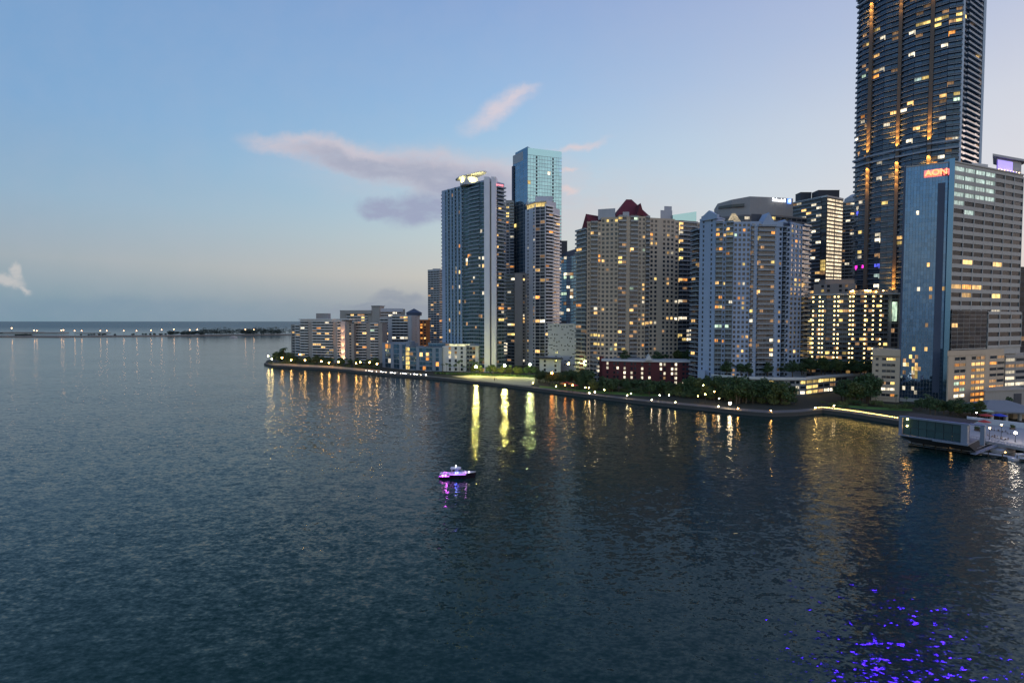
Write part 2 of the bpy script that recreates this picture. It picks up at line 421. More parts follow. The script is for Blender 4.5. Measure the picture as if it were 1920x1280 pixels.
p = P((712.5, 690), (760, 700)); v = back(p[0], p[1], 16); z = zv(579, 692); B.core(quad(p, v), 0, z); B.face(p[0], p[1], 2, z - 4, 3.4, 'BBBBBS', bd=1.6); m = MB(); m.prism(quad(P((713, 688.4), (756, 697)), back(p[0], p[1], 3)), z - 3.8, z + .6); B.part('fascia', m, M['white'], 'pale rooftop fascia')
B.done(zl([(1080, 300, 'w'), (1170, 310, 'd'), (1210, 350, 'y'), (1205, 375, 'y'), (1495, 300, 'c'), (1560, 290, 'c')], 6, 480, 540), p=.03, seed=2)
# -- block with white balcony bands and dark hipped cap
B = Bld('apartment_building', 'grey block with white balcony bands and small dark hipped roof, right of the lift shaft', 760, 662, 'pale', slab='slab', rail='railpale')
p = P((713, 668), (735, 664)); v = back(p[0], p[1], 14); z = zv(598, 666); B.core(quad(p, v), 0, z); B.face(p[0], p[1], 2, z, 3.3, 'BBS', bd=1.3); B.parapet(quad(p, v), z, 1.5)
p = P((735.3, 664), (772, 656)); v = back(p[0], p[1], 22); z = zv(593, 660); B.core(quad(p, v), 0, z); B.face(p[0], p[1], 2, z, 3.6, 'BBBBS', bd=1.8); B.parapet(quad(p, v), z, 1.2)
p = P((772.3, 656.5), (787, 672)); v = back(p[0], p[1], 14); B.core(quad(p, v), 0, z + 1); B.face(p[0], p[1], 2, z + 1, 3.6, 'SSWSS', wf=.3)
m = MB(); q = P((762, 668), (788, 668)); vv = (0, 12); qq = quad(q, vv); z2 = zv(585, 668); m.prism(qq, z + 1, z2 - 1); c = ((q[0][0] + q[1][0]) / 2, q[0][1] + 6)
o = len(m.v); m.add([(q[0][0] - 1, q[0][1] - 1, z2 - 1), (q[1][0] + 1, q[1][1] - 1, z2 - 1), (qq[2][0] + 1, qq[2][1] + 1, z2 - 1), (qq[3][0] - 1, qq[3][1] + 1, z2 - 1), (c[0], c[1], zv(578, 668))], [(0, 1, 4), (1, 2, 4), (2, 3, 4), (3, 0, 4), (3, 2, 1, 0)]); B.part('roof', m, M['navy'])
B.done(zl([(1735, 345, 'c'), (1705, 345), (1695, 380), (1430, 515), (1510, 515), (1565, 550, 'c'), (1660, 555, 'c'), (1740, 555, 'c'), (1495, 615, 'c'), (1560, 615, 'c')], 6, 480, 540), p=.02, seed=3)
B = Bld('apartment_building', 'narrow orange brick building with warm lights between the grey block and the pale tower', 796, 640, 'orange')
p = P((787, 640), (806, 644)); v = back(p[0], p[1], 14); z = zv(601, 640); B.core(quad(p, v), 0, z); B.face(p[0], p[1], 2, z, 3.3, 'WWS'); B.parapet(quad(p, v), z); B.done(zl([(1895, 425, 'w'), (1890, 550, 'w')], 6, 480, 540), p=.15, kinds='wo', seed=4)
B = Bld('residential_tower', 'pale slim tower half hidden at the left side of the blue balcony tower', 818, 760, 'pale', slab='slab', rail='railpale', group=GT)
p = P((803, 764), (824, 754), (836, 762)); v = back(p[0], p[1], 22); z = zv(508, 760); q = quad(p, v); B.core(q, 0, z); B.run(p, 2, z, 3.3, ['RRRR', 'BB'], bd=1.6, sp=.35); B.parapet(q, z, 2); B.roofbox(812, 826, 766, 504, z, 8); B.done(zl([(125, 560, 'w'), (150, 845), (120, 785)], 5.566, 790, 470), p=.02, seed=5)
# -- blue balcony tower with the lit rooftop wing
B = Bld('residential_tower', 'blue grey balcony tower with a yellow lit roof wing and twin pale corner fins', 905, 505, 'bluegrey', 'glassteal', 'slabblue', 'rail', group=GT); M['glassteal'] = glass_mat('teal_window_glass', (.035, .08, .095), .35, .12, .05); finb = wall_mat('blue_fin', (.26, .36, .48))
p = P((830, 545), (908, 503)); e2 = pt(945, 516); P3 = plus(p[0], (24, 17)); q = [p[0], p[1], pt(930, 508), e2, plus(e2, (-4, 30)), P3]; z = 180
B.core(q, 0, z); B.face(p[0], p[1], 2, z, 3.65, 'SSGFBFGFBFGFBGGGBBBBBBGG', bd=1.5, spg=.14, sp=.3, finmat=finb)
B.face(pt(930, 508), e2, 2, z - 4, 3.65, 'BBB', bd=3.2)
d0 = back(p[0], p[1], 1); P4 = plus(P3, (-3, 4)); B.face(P3, p[0], 2, z - 3, 3.65, 'SBB', bd=2.2)
m = MB(); a = P((908, 501), (918, 501)); m.prism(quad(a, (1.5, 9)), 0, z + 4); b2 = P((921.5, 502.5), (930, 503.5)); m.prism(quad(b2, (1.5, 9)), 0, z + 4.5); B.part('fin', m, M['finpale'], 'pale vertical corner fin')
m = MB(); m.prism(quad(P((918, 503.4), (921.5, 503.4)), (1, 5)), 2, z); B.part('glazing', m, M['glass'])
B.parapet(q, z, 1.4)
m = MB(); a = P((846, 536), (885, 517)); m.prism(quad(a, back(a[0], a[1], 14)), z + .1, zv(350, 525)); m.prism(quad(P((880, 517), (908, 505), (931, 510)), (3, 20)), z + .2, zv(340, 508)); B.part('roof_box', m, M['bluegrey'])
# wing: curved slanted shell on a drum
m = MB(); cx, cy = pt(884, 520); ring = []; nseg = 28
for k in range(nseg):
    a_ = 2 * math.pi * k / nseg; dx_, dy_ = 15 * math.cos(a_), 9 * math.sin(a_); ring.append((cx + dx_, cy + dy_, 187.5 + 4.4 * math.cos(a_) * (1.25 if math.cos(a_) > 0 else .45) + 1.0 * math.sin(a_) ** 2))
m.add([(x, y, zz) for x, y, zz in ring] + [(x, y, zz + .9) for x, y, zz in ring], [tuple(range(nseg - 1, -1, -1)), tuple(range(nseg, 2 * nseg))] + [(k, (k + 1) % nseg, (k + 1) % nseg + nseg, k + nseg) for k in range(nseg)])
WING = B.part('roof_wing', m, M['white'], 'slanted oval roof wing lit yellow')
m = MB(); m.tube([(cx - 2, cy, 180), (cx - 2, cy, 187.2)], [8.5, 8.5], 24); B.part('drum', m, M['white'])
m = MB(); a = P((929, 506), (944, 510)); m.obox(a[0], ((a[1][0] - a[0][0]) / 8, (a[1][1] - a[0][1]) / 8), (0, -1), 0, 8, 0, .6, zv(349, 508), zv(346, 508)); B.part('neon_strip', m, lamp_mat('red_neon', (1, .12, .15), 1.5, False))
LF = zl([(375, 735), (435, 1165), (680, 980), (890, 755), (780, 1020), (850, 1185), (370, 570, 'd')], 6, 790, 270) + zl([(485, 40), (640, 70, 'c'), (600, 70, 'c'), (465, 125), (400, 210), (380, 210), (345, 290), (600, 150), (640, 145), (410, 395), (420, 545), (545, 275, 'c'), (640, 455), (420, 630), (350, 800), (300, 740), (300, 850), (600, 665, 'd'), (630, 670, 'd'), (830, 275, 'y'), (775, 350), (815, 625, 'o'), (850, 625, 'o'), (815, 740, 'y'), (845, 740, 'y')], 5.566, 790, 470)
B.done(LF, p=.004, dim=.02, seed=6)
# -- mid block and slim dark tower between
B = Bld('residential_tower', 'dim grey tower with a lit yellow top floor, left of the teal glass tower', 953, 650, 'grey', group=GT)
p = P((940, 652), (964, 650)); z = zv(380, 650); q = quad(p, (0, 20)); B.core(q, 0, z); B.face(p[0], p[1], 2, z, 3.6, 'BWB', bd=1.5); B.roofbox(948, 962, 656, 376, z, 8); B.done([(948, 388, 'y'), (955, 388, 'y'), (952, 402, 'y'), (955, 408, 'y')], p=.04, seed=7)
B = Bld('residential_tower', 'lower grey tower with a broad blank stripe, in front of the teal glass tower', 960, 580, 'grey', slab='slabdark', group=GT)
p = P((938, 590), (965, 578), (979, 576), (990, 582)); z = zv(515, 580); q = quad(p, back(p[0], p[2], 24)); B.core(q, 0, z); B.run(p, 2, z, 3.5, ['BBBB', 'SS', 'WW'], bd=1.8); B.parapet(q, z, 1.6)
B.done(zl([(920, 880, 'y'), (960, 880, 'y'), (1050, 665, 'c'), (1050, 700), (1050, 730), (885, 965, 'c'), (890, 995, 'c'), (890, 1025, 'c'), (890, 1060, 'c'), (930, 605, 'd')], 5.566, 790, 470), p=.03, seed=8)
# -- teal glass tower
B = Bld('office_tower', 'tall teal mirror glass tower with thin pale floor lines and two columns of dark vents', 1010, 645, 'pale', 'teal', group=GT)
p = P((961.5, 668), (989, 640), (1052, 655)); z = 255; q = quad(p, (-8, 40)); q = p + [plus(p[2], (-12, 42)), hid(p[0], 18, 34)]; B.core(q, 0, z - 1)
B.face(p[0], p[1], 2, z - 12, 4.3, 'GGGG', glass='tealdark', rec=.10, spg=.05); B.face(p[1], p[2], 2, z - 8, 4.3, 'G' * 12, rec=.12, spg=.10)
m = MB(); m.prism(quad(P((966, 664), (989, 639.6)), (16, 20)), z - 11.9, z + 1.5); o = B.part('crown', m, M['tealdark'])
m = MB(); m.prism(quad(P((989.3, 639.7), (1052, 654.7)), (-2, 25)), z - 7.9, z); B.part('crown', m, M['teal'])
m = MB(); d_ = ((p[2][0] - p[1][0]) / math.hypot(p[2][0] - p[1][0], p[2][1] - p[1][1]), (p[2][1] - p[1][1]) / math.hypot(p[2][0] - p[1][0], p[2][1] - p[1][1]))
for t in (.26, .74):
    for k in range(58):
        zz = 2.8 + k * 4.22; L_ = math.hypot(p[2][0] - p[1][0], p[2][1] - p[1][1])
        m.obox(p[1], d_, (d_[1], -d_[0]), L_ * t - 1.0, L_ * t + 1.0, 0, .22, zz + .3, zz + 2.9)
B.part('vent', m, M['dark'])
m = MB(); m.prism(quad(P((959.5, 668), (962.5, 664)), (16, 20)), 2, z - 14); B.part('side_wing', m, M['navy'])
B.done([(1032, 324, 'c'), (990, 343, 'y'), (968, 422, 'y')], p=.0, dim=.0, seed=9)
# -- slim white tower with slatted balconies
B = Bld('residential_tower', 'slim white tower with slatted white balconies, in front of the teal glass tower', 1010, 565, 'white', 'glass', 'slabwhite', 'railwhite', group=GT)
p = P((985, 582), (1003, 566), (1022, 562), (1036, 568), (1049, 578)); z = zv(388, 565); q = p + [plus(p[-1], (-6, 26)), hid(p[0], 14, 22)]; B.core(q, 0, z)
B.face(p[0], p[1], 2, z, 3.6, 'SWSSW', wf=.8, sp=.5); B.face(p[1], p[2], 2, z, 3.6, 'RR', sp=.16); B.face(p[2], p[3], 2, z, 3.6, 'BB', bd=2.2); B.face(p[3], p[4], 2, z - 8, 3.6, 'BB', bd=2.4)
m = MB()
for a in (p[1], p[2]): m.box(a[0] - .5, a[0] + .5, a[1] - 1.2, a[1], 2, z + 3)
B.part('fin', m, M['white'])
m = MB(); m.prism(quad(P((985, 580), (1004, 565), (1024, 561)), (3, 16)), z + 5, z + 6.2); m.prism(quad(P((1003, 570), (1036, 568)), (0, 14)), z + 6.22, z + 12); m.prism(quad(P((1024, 563), (1042, 572)), (0, 14)), z + .2, z + 6.2); B.part('roof_box', m, M['white'])
m = MB(); m.prism(quad(P((988, 583), (1004, 570), (1023, 567)), (3, 14)), z + .1, z + 4.9); B.part('penthouse_glazing', m, lit_mat('lit_penthouse', (1, .72, .25), 1.3, .4))
m = MB()
for k in range(3): m.tube([pt(987, 576) + (z + 6,), pt(990 + k * 4, 574) + (z + 12 - k * 2,)], [.3, .3], 5)
B.part('mast', m, M['white'])
B.done(zl([(1195, 195), (1210, 485), (1150, 485, 'c'), (1290, 160), (1210, 740), (1090, 1050, 'y'), (1120, 1050, 'y'), (1205, 1060)], 5.566, 790, 470) + zl([(1205, 1175)], 6, 790, 270), p=.02, seed=10)
# -- perforated podium
B = Bld('parking_podium', 'white windowless podium block dotted with small scattered dark holes', 1053, 515, 'white')
p = P((1027, 522), (1081, 510)); z = zv(609, 516); q = quad(p, back(p[0], p[1], 34)); B.core(q, 0, z); B.parapet(q, z, 1.3)
L_ = math.hypot(p[1][0] - p[0][0], p[1][1] - p[0][1]); d_ = ((p[1][0] - p[0][0]) / L_, (p[1][1] - p[0][1]) / L_)
for i in range(11):
    for k in range(11):
        a = (i + .5 + R.uniform(-.35, .35)) * L_ / 11; zz = 8 + k * 3.7 + R.uniform(-.9, .9)
        if R.random() < .62: B.panes.append(((p[0][0] + d_[0] * a, p[0][1] + d_[1] * a, zz), d_, (d_[1], -d_[0]), *((1.9, .8) if R.random() < .4 else (.9, 1.5)), 'glass'))
p2 = P((1012, 508), (1052, 498)); z2 = zv(673, 503); B.core(quad(p2, back(p2[0], p2[1], 12)), 0, z2); B.face(p2[0], p2[1], 2, z2, 3.6, 'SWSSWS')
m = MB(); q2 = P((1000, 507), (1056, 493)); m.prism(quad(q2, back(q2[0], q2[1], 16)), z2 + .1, z2 + 1.0); B.part('canopy', m, M['dark'])
B.done([], p=0, dim=0, seed=11)
B = Bld('residential_tower', 'dark teal tower with bright white lights, left of the broad beige block', 1070, 600, 'navy', 'tealdark', 'slabdark', group=GT)
p = P((1046, 618), (1062, 606), (1094, 600)); z = zv(470, 606); q = p + [plus(p[2], (0, 26)), hid(p[0], 4, 26)]; B.core(q, 0, z, [z - 6, z - 1, z + 4, z + 4, z - 6][:5]); B.run(p, 2, z - 6, 3.7, ['GGG', 'GGBBB'], bd=1.6); B.roofbox(1048, 1063, 616, 452, z - 6, 10, M['dark'])
B.done(zl([(1490, 70, 'c'), (1495, 240, 'c'), (1530, 240, 'c'), (1490, 265, 'g'), (1555, 265, 'g'), (1480, 435, 'g'), (1515, 465, 'g'), (1555, 400, 'c'), (1580, 495, 'c'), (1545, 620, 'c'), (1480, 660, 'c'), (1430, 660, 'c'), (1535, 370, 'c')], 5.566, 790, 470) + [(1052, 462, 'b'), (1052, 466, 'b')], p=.03, seed=12)
# -- the big beige block with red roofs
def gable(m, p0, p1, dep, z0, z1, mi=0):   # roof ridge running into the depth, gable end over p0-p1
    v = back(p0, p1, dep); c0 = ((p0[0] + p1[0]) / 2, (p0[1] + p1[1]) / 2); c1 = plus(c0, v); a, b = plus(p0, v), plus(p1, v)
    m.add([(*p0, z0), (*p1, z0), (*b, z0), (*a, z0), (*c0, z1), (*c1, z1)], [(0, 1, 4), (1, 2, 5, 4), (2, 3, 5), (3, 0, 4, 5), (3, 2, 1, 0)], mi)
def hip(m, p0, p1, dep, z0, z1, r=.35, mi=0):
    v = back(p0, p1, dep); a, b = plus(p0, v), plus(p1, v)
    c0 = (lerp(p0[0], p1[0], r) + v[0] / 2, lerp(p0[1], p1[1], r) + v[1] / 2); c1 = (lerp(p0[0], p1[0], 1 - r) + v[0] / 2, lerp(p0[1], p1[1], 1 - r) + v[1] / 2)
    m.add([(*p0, z0), (*p1, z0), (*b, z0), (*a, z0), (*c0, z1), (*c1, z1)], [(0, 1, 5, 4), (1, 2, 5), (2, 3, 4, 5), (3, 0, 4), (3, 2, 1, 0)], mi)
B = Bld('residential_tower', 'broad beige apartment block with dark red pitched roofs', 1180, 420, 'beige', 'glass', 'slab', 'rail', group=GT)
p = P((1080, 438), (1100, 424), (1126, 424), (1158, 421), (1216, 424), (1262, 430), (1312, 440)); zt = [zv(v_, 424) for v_ in (432, 428, 418, 408, 408, 410, 408)]; z = zt[4]
q = p + [plus(p[-1], (4, 30)), hid(p[0], 6, 34)]; B.core(q, 0, z - 8)
zs = [z - 9, z - 4, z - 1, z, z - 1, z - 2]
BAYS = ['BB', 'WBBW', 'WWWW', 'BBSBBWWB', 'WWSWWW', 'WBBBBW']
for k in range(6):
    B.core(quad([p[k], p[k + 1]], back(p[k], p[k + 1], 16)), z - 14, zs[k]); B.face(p[k], p[k + 1], 2, zs[k], 3.45, BAYS[k], bd=1.5, wf=.58, sp=.44)
    B.parapet(quad([p[k], p[k + 1]], back(p[k], p[k + 1], 16)), zs[k], .9)
m = MB(); a = P((1089, 432), (1106, 424)); gable(m, a[0], a[1], 18, zs[0] + .4, zv(401, 428)); a = P((1104, 427), (1126, 427)); gable(m, a[1], plus(a[1], (0, 12)), 8, zs[1] + 1, zv(404, 427))
a = P((1128, 430), (1148, 426)); hip(m, a[0], a[1], 14, zs[2] + 1, zv(391, 428), .3)
a = P((1152, 424), (1217, 426)); hip(m, a[0], a[1], 22, zs[3] + 1.2, zv(374, 436), .42)
a = P((1192, 422), (1206, 422.5)); gable(m, a[0], a[1], 10, zs[3] + 1.3, zv(381, 423)); B.part('roof', m, M['redroof'], 'dark red tiled pitched roofs')
m = MB(); m.prism(quad(P((1120, 428), (1152, 424)), (0, 16)), zs[2], zv(392, 427)); m.prism(quad(P((1236, 434), (1258, 436)), (0, 14)), zs[5], zv(395, 436)); m.prism(quad(P((1243, 436), (1257, 437)), (0, 10)), zv(395, 436), zv(387, 437))
m.prism(quad(P((1166, 421.5), (1178, 421.5)), (0, 6)), zs[3], zv(397, 421)); B.part('roof_box', m, M['pale'])
m = MB(); a = P((1259, 434), (1303, 440)); v = (0, 12); zz = zv(404, 436); m.add([(*a[0], zz - 4), (*a[1], zz - 4), (*plus(a[1], v), zz - 4), (*plus(a[0], v), zz - 4), (*a[0], zz), (*a[1], zz + 4), (*plus(a[1], v), zz + 4), (*plus(a[0], v), zz)], MB.BF); B.part('skylight', m, M['teal'])
LK = zl([(590, 325, 'y'), (655, 300, 'y'), (700, 330, 'y'), (905, 330, 'g'), (400, 495), (490, 500), (1025, 530), (1090, 530), (1090, 590), (1135, 595), (830, 690, 'w'), (1020, 695, 'g'), (1465, 335), (1465, 430), (1465, 480), (1305, 545), (1390, 550, 'd'), (1450, 600), (1465, 695, 'y'), (1300, 705), (1340, 710), (1300, 755), (1465, 790, 'y'), (195, 695), (700, 790, 'y'), (695, 850, 'y'), (450, 830), (490, 825), (540, 830), (1135, 1020, 'y'), (1015, 1120, 'w'), (1015, 1165, 'w'), (820, 1175, 'g'), (695, 1160, 'd'), (1290, 1120), (1450, 1050), (1490, 1055, 'o'), (1600, 1060, 'o'), (1290, 1030, 'd')], 6.4, 1050, 360)
LK += zl([(195, 170), (440, 215), (530, 215), (815, 215), (1005, 270), (1280, 320), (1325, 320), (1375, 325), (1440, 280, 'c'), (1515, 290, 'c'), (1080, 335), (1120, 335), (815, 380), (1000, 380), (1065, 380), (385, 490, 'y'), (430, 490, 'y'), (485, 490, 'y'), (525, 485), (690, 485), (815, 540, 'd'), (430, 595, 'y'), (485, 595, 'y'), (525, 590, 'y'), (685, 595, 'y'), (690, 650, 'y'), (760, 655, 'y'), (630, 650, 'g'), (440, 705, 'd'), (1005, 640), (1290, 65), (1380, 75, 'c'), (1445, 105), (1435, 485, 'y'), (1450, 530, 'y'), (1470, 575, 'y'), (1520, 465, 'c'), (1520, 525, 'c'), (1520, 575, 'c'), (685, 105, 'd'), (1005, 65), (1005, 110)], 6.4, 1050, 550)
B.done(LK, p=.004, dim=.02, seed=13)
# -- the blue grey block
B = Bld('residential_tower', 'blue grey apartment block with rounded corner balconies and small gables on its parapet', 1400, 365, 'bluegrey', 'glass', 'slabblue', 'rail', group=GT)
p = P((1296, 386), (1310, 376), (1340, 366), (1372, 362), (1404, 362), (1456, 364), (1478, 367), (1514, 382)); z = zv(424, 364)
q = p + [plus(p[-1], (0, 30)), hid(p[0], 10, 30)]; zs = [zv(430, 376), zv(410, 370), zv(418, 364), zv(418, 362), zv(424, 363), zv(426, 365), zv(422, 374)]; B.core(q, 0, min(zs) - 6)
BAYS = ['BB', 'SWSSWS', 'BBWBB', 'WWWW', 'BSBBBBBS', 'WBW', 'WWWBB']
for k in range(7):
    dep = 14; B.core(quad([p[k], p[k + 1]], back(p[k], p[k + 1], dep)), min(zs) - 12, zs[k]); B.face(p[k], p[k + 1], 2 if k < 6 else 14, zs[k], 3.3, BAYS[k], bd=1.7, wf=.6, sp=.44); B.parapet(quad([p[k], p[k + 1]], back(p[k], p[k + 1], dep)), zs[k], .8)
m = MB(); a = P((1312, 373.5), (1341, 364)); n_ = back(a[0], a[1], 3); L_ = 9
arc = [(0, 0), (0, 3), (.15, 3.6), (.34, 5.2), (.5, 6.4), (.66, 5.2), (.85, 3.6), (1, 3), (1, 0)]; pts = [(lerp(a[0][0], a[1][0], t), lerp(a[0][1], a[1][1], t), zs[1] + h_ - 1) for t, h_ in arc]
nn = len(pts); m.add(pts + [(x + n_[0], y + n_[1], zz) for x, y, zz in pts], [tuple(range(nn)), tuple(range(2 * nn - 1, nn - 1, -1))] + [(i, i + nn, (i + 1) % nn + nn, (i + 1) % nn) for i in range(nn)]); B.part('gable', m, M['bluegrey'], 'round topped blue gable')
m = MB(); a = P((1424, 361), (1452, 362)); gable(m, a[0], a[1], 8, zs[4] + .5, zv(398, 361)); a = P((1404, 361.6), (1465, 363)); m.prism(quad(a, (0, 8)), zs[4] - .5, zs[4] + 3); a = P((1462, 364), (1474, 365)); gable(m, a[0], a[1], 8, zs[5] + 3, zv(411, 364)); B.part('gable', m, M['bluegrey'])
m = MB(); a = P((1478, 372), (1494, 376)); hip(m, a[0], a[1], 7, zs[6] + .8, zv(411, 375), .48); a = P((1405, 370), (1424, 371)); m.prism(quad(a, (0, 8)), zs[4] + 1, zv(401, 370)); a = P((1332, 376), (1356, 372)); hip(m, a[0], a[1], 10, zs[2] + .8, zv(402, 375), .45); B.part('roof', m, M['dark'])
m = MB(); a = P((1365, 374), (1388, 374)); hip(m, a[0], a[1], 8, zs[3] + 2, zv(399, 376), .35); m.prism(quad(P((1360, 369), (1400, 369)), (0, 6)), zs[3], zs[3] + 2.2); B.part('roof', m, lit_mat('glowing_cream_roof', (1, .78, .45), .45, .3), 'cream rooftop pavilion with its glow put into the material')  # no lamps up here, the roof material itself emits the glow
LL = zl([(395, 485), (500, 485), (390, 550), (455, 545), (510, 545, 'y'), (550, 548, 'y'), (590, 553, 'g'), (385, 735, 'd'), (440, 735, 'o'), (505, 735), (430, 605, 'd'), (710, 510), (1015, 530, 'o'), (835, 580, 'y'), (1250, 490, 'y'), (1290, 605), (700, 870, 'y'), (1010, 880, 'y'), (820, 875, 'd'), (1065, 880, 'd'), (200, 870), (120, 1060), (385, 1100), (445, 1100, 'y'), (690, 1105), (1000, 1115, 'd'), (825, 1165), (1275, 1065), (1320, 1070, 'o'), (1275, 1125, 'y'), (1310, 1125, 'y'), (1345, 1125), (690, 1235, 'd')], 6, 1280, 350)
LL += zl([(380, 70, 'o'), (335, 125), (375, 125, 'y'), (420, 125, 'd'), (465, 70, 'c'), (560, 70), (610, 75), (610, 125, 'y'), (710, 185, 'y'), (780, 180, 'd'), (980, 180), (100, 290), (330, 340, 'g'), (375, 340, 'g'), (430, 335, 'g'), (715, 295, 'c'), (875, 270, 'd'), (655, 440), (875, 490), (970, 490), (700, 510, 'd'), (595, 600), (875, 590), (1030, 585, 'd'), (1110, 580), (90, 600), (880, 75, 'd'), (345, 500, 'o'), (390, 500, 'o'), (595, 440, 'd'), (705, 470, 'd')], 5.334, 1280, 550)
B.done(LL, p=.004, dim=.02, seed=14)
m = MB(); m.prism(quad(P((1309, 372), (1323, 368)), (1, 4)), 0, 16); B.part('pillar', m, M['bluegrey'])
# -- dark office block with the rooftop sign
B = Bld('office_tower', 'dark grey office tower with curved top and white glowing sign, behind the blue grey block', 1420, 470, 'darkgrey', 'glass', 'slabdark', group=GT)
p = P((1318, 490), (1342, 478), (1392, 466), (1450, 468), (1508, 480)); z = zv(404, 470); q = p + [plus(p[-1], (0, 30)), hid(p[0], 6, 30)]; B.core(q, 0, z); B.run(p, 60, z - 1, 3.9, ['RR', 'RRRRR', 'RRRRRR', 'RRRRRR'], sp=.35)
p2 = P((1342, 480), (1368, 472), (1402, 467.5), (1450, 469.5), (1482, 476)); zt = [zv(381, 478), zv(374, 471), zv(368, 467), zv(370, 469), zv(372, 475)]; q2 = p2 + [plus(p2[-1], (0, 24)), plus(p2[0], (6, 24))]; m = MB(); m.prism(q2, z, z, 0, zt + [zt[-1], zt[0]]); B.part('crown', m, M['grey'])
m = MB(); m.prism(P((1344, 478.8), (1368, 470.8), (1392, 466.8)) + P((1392, 469), (1346, 480)), zv(389, 472), zv(384, 472)); B.part('glazing', m, M['glass'])
d_ = (p2[4][0] - p2[3][0], p2[4][1] - p2[3][1]); l_ = math.hypot(*d_); d_ = (d_[0] / l_, d_[1] / l_)
text_part(B, 'Sabadell', (*pt(1456, 468.6), zv(378.5, 469)), d_, 4.6, lamp_mat('white_sign_glow', (.95, .97, 1), 1.5, False))
m = MB(); m.obox(pt(1471.5, 472.5), d_, (d_[1], -d_[0]), .2, 3.6, -.2, .8, zv(381.5, 472), zv(372, 472)); sgn = B.part('sign_panel', m, lamp_mat('blue_sign_glow', (.1, .3, 1), 1.3, False), 'square blue sign panel with a white disc')
m = MB(); a = pt(1474, 472.2); m.obox(a, d_, (d_[1], -d_[0]), -.1, 1.6, .8, .95, zv(379, 472), zv(375, 472)); B.sub('sign_emblem', m, lamp_mat('pale_sign_glow', (.8, .9, 1), 2.0, False), sgn)
B.done([(1450, 396, 'y'), (1453, 396, 'y'), (1407, 386, 'o'), (1427, 396, 'c'), (1335, 399, 'c'), (1345, 399, 'c')], p=.02, seed=15)
# -- dark tower; lamp light on its cream slats put in as glowing panes
B = Bld('residential_tower', 'dark tower whose right side is a column of bright cream slats', 1530, 525, 'dark', 'glass', 'slabdark', group=GT)
p = P((1480, 552), (1545, 522), (1575, 535)); z = zv(371, 524); q = p + [plus(p[2], (-6, 30)), hid(p[0], 8, 26)]; B.core(q, 0, z); B.face(p[0], p[1], 2, z, 3.7, 'BBBBBBG', bd=1.4); B.face(p[1], p[2], zv(540, 524), z, 3.7, 'RR', sp=.42); nA = 2 * round((z - zv(540, 524)) / 3.7)
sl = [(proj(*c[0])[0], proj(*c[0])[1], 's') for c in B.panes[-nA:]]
m = MB(); m.prism(quad(P((1484, 551), (1545, 521), (1576, 534.5)), (-2, 30)), z + .3, z + 2); B.part('roof', m, M['slab'])
B.roofbox(1496, 1516, 548, 361, z + 2, 10, M['dark']); B.roofbox(1529, 1568, 540, 357, z + 2, 12, M['dark'])
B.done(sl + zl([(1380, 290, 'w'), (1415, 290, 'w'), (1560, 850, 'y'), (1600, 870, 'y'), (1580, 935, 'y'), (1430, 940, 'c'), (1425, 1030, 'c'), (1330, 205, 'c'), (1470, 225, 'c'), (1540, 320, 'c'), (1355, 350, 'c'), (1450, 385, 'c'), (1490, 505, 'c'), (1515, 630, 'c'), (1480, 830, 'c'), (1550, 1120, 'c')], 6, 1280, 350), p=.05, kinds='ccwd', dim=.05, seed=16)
B = Bld('residential_tower', 'narrow grey tower with balcony lines, between the cream slats and the very tall dark tower', 1590, 590, 'pale', 'glass', 'slab', group=GT)
p = P((1572, 596), (1598, 588), (1606, 588)); z = zv(380, 590); B.core(quad(p, (0, 24)), 0, z); B.run(p, 2, z, 3.6, ['BBB', 'S'], bd=1.6); m = MB(); m.tube([pt(1597, 600) + (z,), pt(1597, 600) + (zv(372, 600),), pt(1597, 600) + (zv(365, 600),)], [11, 10, 4], 20); B.part('dome', m, M['pale']); B.done([], p=.05, kinds='ccw', seed=17)
# -- the very tall dark tower
B = Bld('residential_tower', 'very tall dark curved tower with amber lit vertical ribs, top cut off by the frame', 1700, 420, 'dark', 'glassblue', 'slabdark', 'raildark', group=GT); B.rh = 1.25
pp = [(1596, 458), (1619, 446), (1625.5, 443.5), (1670.5, 429.5), (1677, 428), (1728, 414.5), (1735.5, 413), (1787, 404)]
p = [pt(*a) for a in pp]; c1 = pt(1787, 404); c2 = pt(1825, 424); z = 324
q = p + [c2, plus(c2, (6, 40)), hid(p[0], 10, 40)]; B.core(q, 0, z)
for k in (0, 2, 4, 6):
    a, b = p[k], p[k + 1]; mid = ((a[0] + b[0]) / 2, (a[1] + b[1]) / 2); o_ = back(a, b, -1.6); mid = plus(mid, o_)
    B.wall.prism([a, mid, b, plus(b, back(a, b, 1))], 0, z)
    B.face(a, mid, 2, z, 4.15, 'BB', bd=1.5); B.face(mid, b, 2, z, 4.15, 'BB', bd=1.5)
m = MB()
for k in (1, 3, 5): m.prism([plus(p[k], back(p[k], p[k + 1], -2.3)), plus(p[k + 1], back(p[k], p[k + 1], -2.3)), plus(p[k + 1], back(p[k], p[k + 1], 1)), plus(p[k], back(p[k], p[k + 1], 1))], 0, z)
B.part('rib', m, M['brown'], 'brown vertical rib lit amber')
PIER = [tuple((p[k][i] + p[k + 1][i]) / 2 + back(p[k], p[k + 1], -4.2)[i] for i in (0, 1)) for k in (1, 3, 5)]
m = MB()   # mechanical band
for k in range(7):
    a, b = p[k], p[k + 1]; L_ = math.hypot(b[0] - a[0], b[1] - a[1]); d_ = ((b[0] - a[0]) / L_, (b[1] - a[1]) / L_); zb = 179
    for dz in (0, 5.2, 133, 138.2): m.obox(a, d_, (d_[1], -d_[0]), 0, L_, 0, 3.1 + .02 * k, zb + dz, zb + dz + 1.3)
B.part('mechanical_band', m, M['slabdark'])
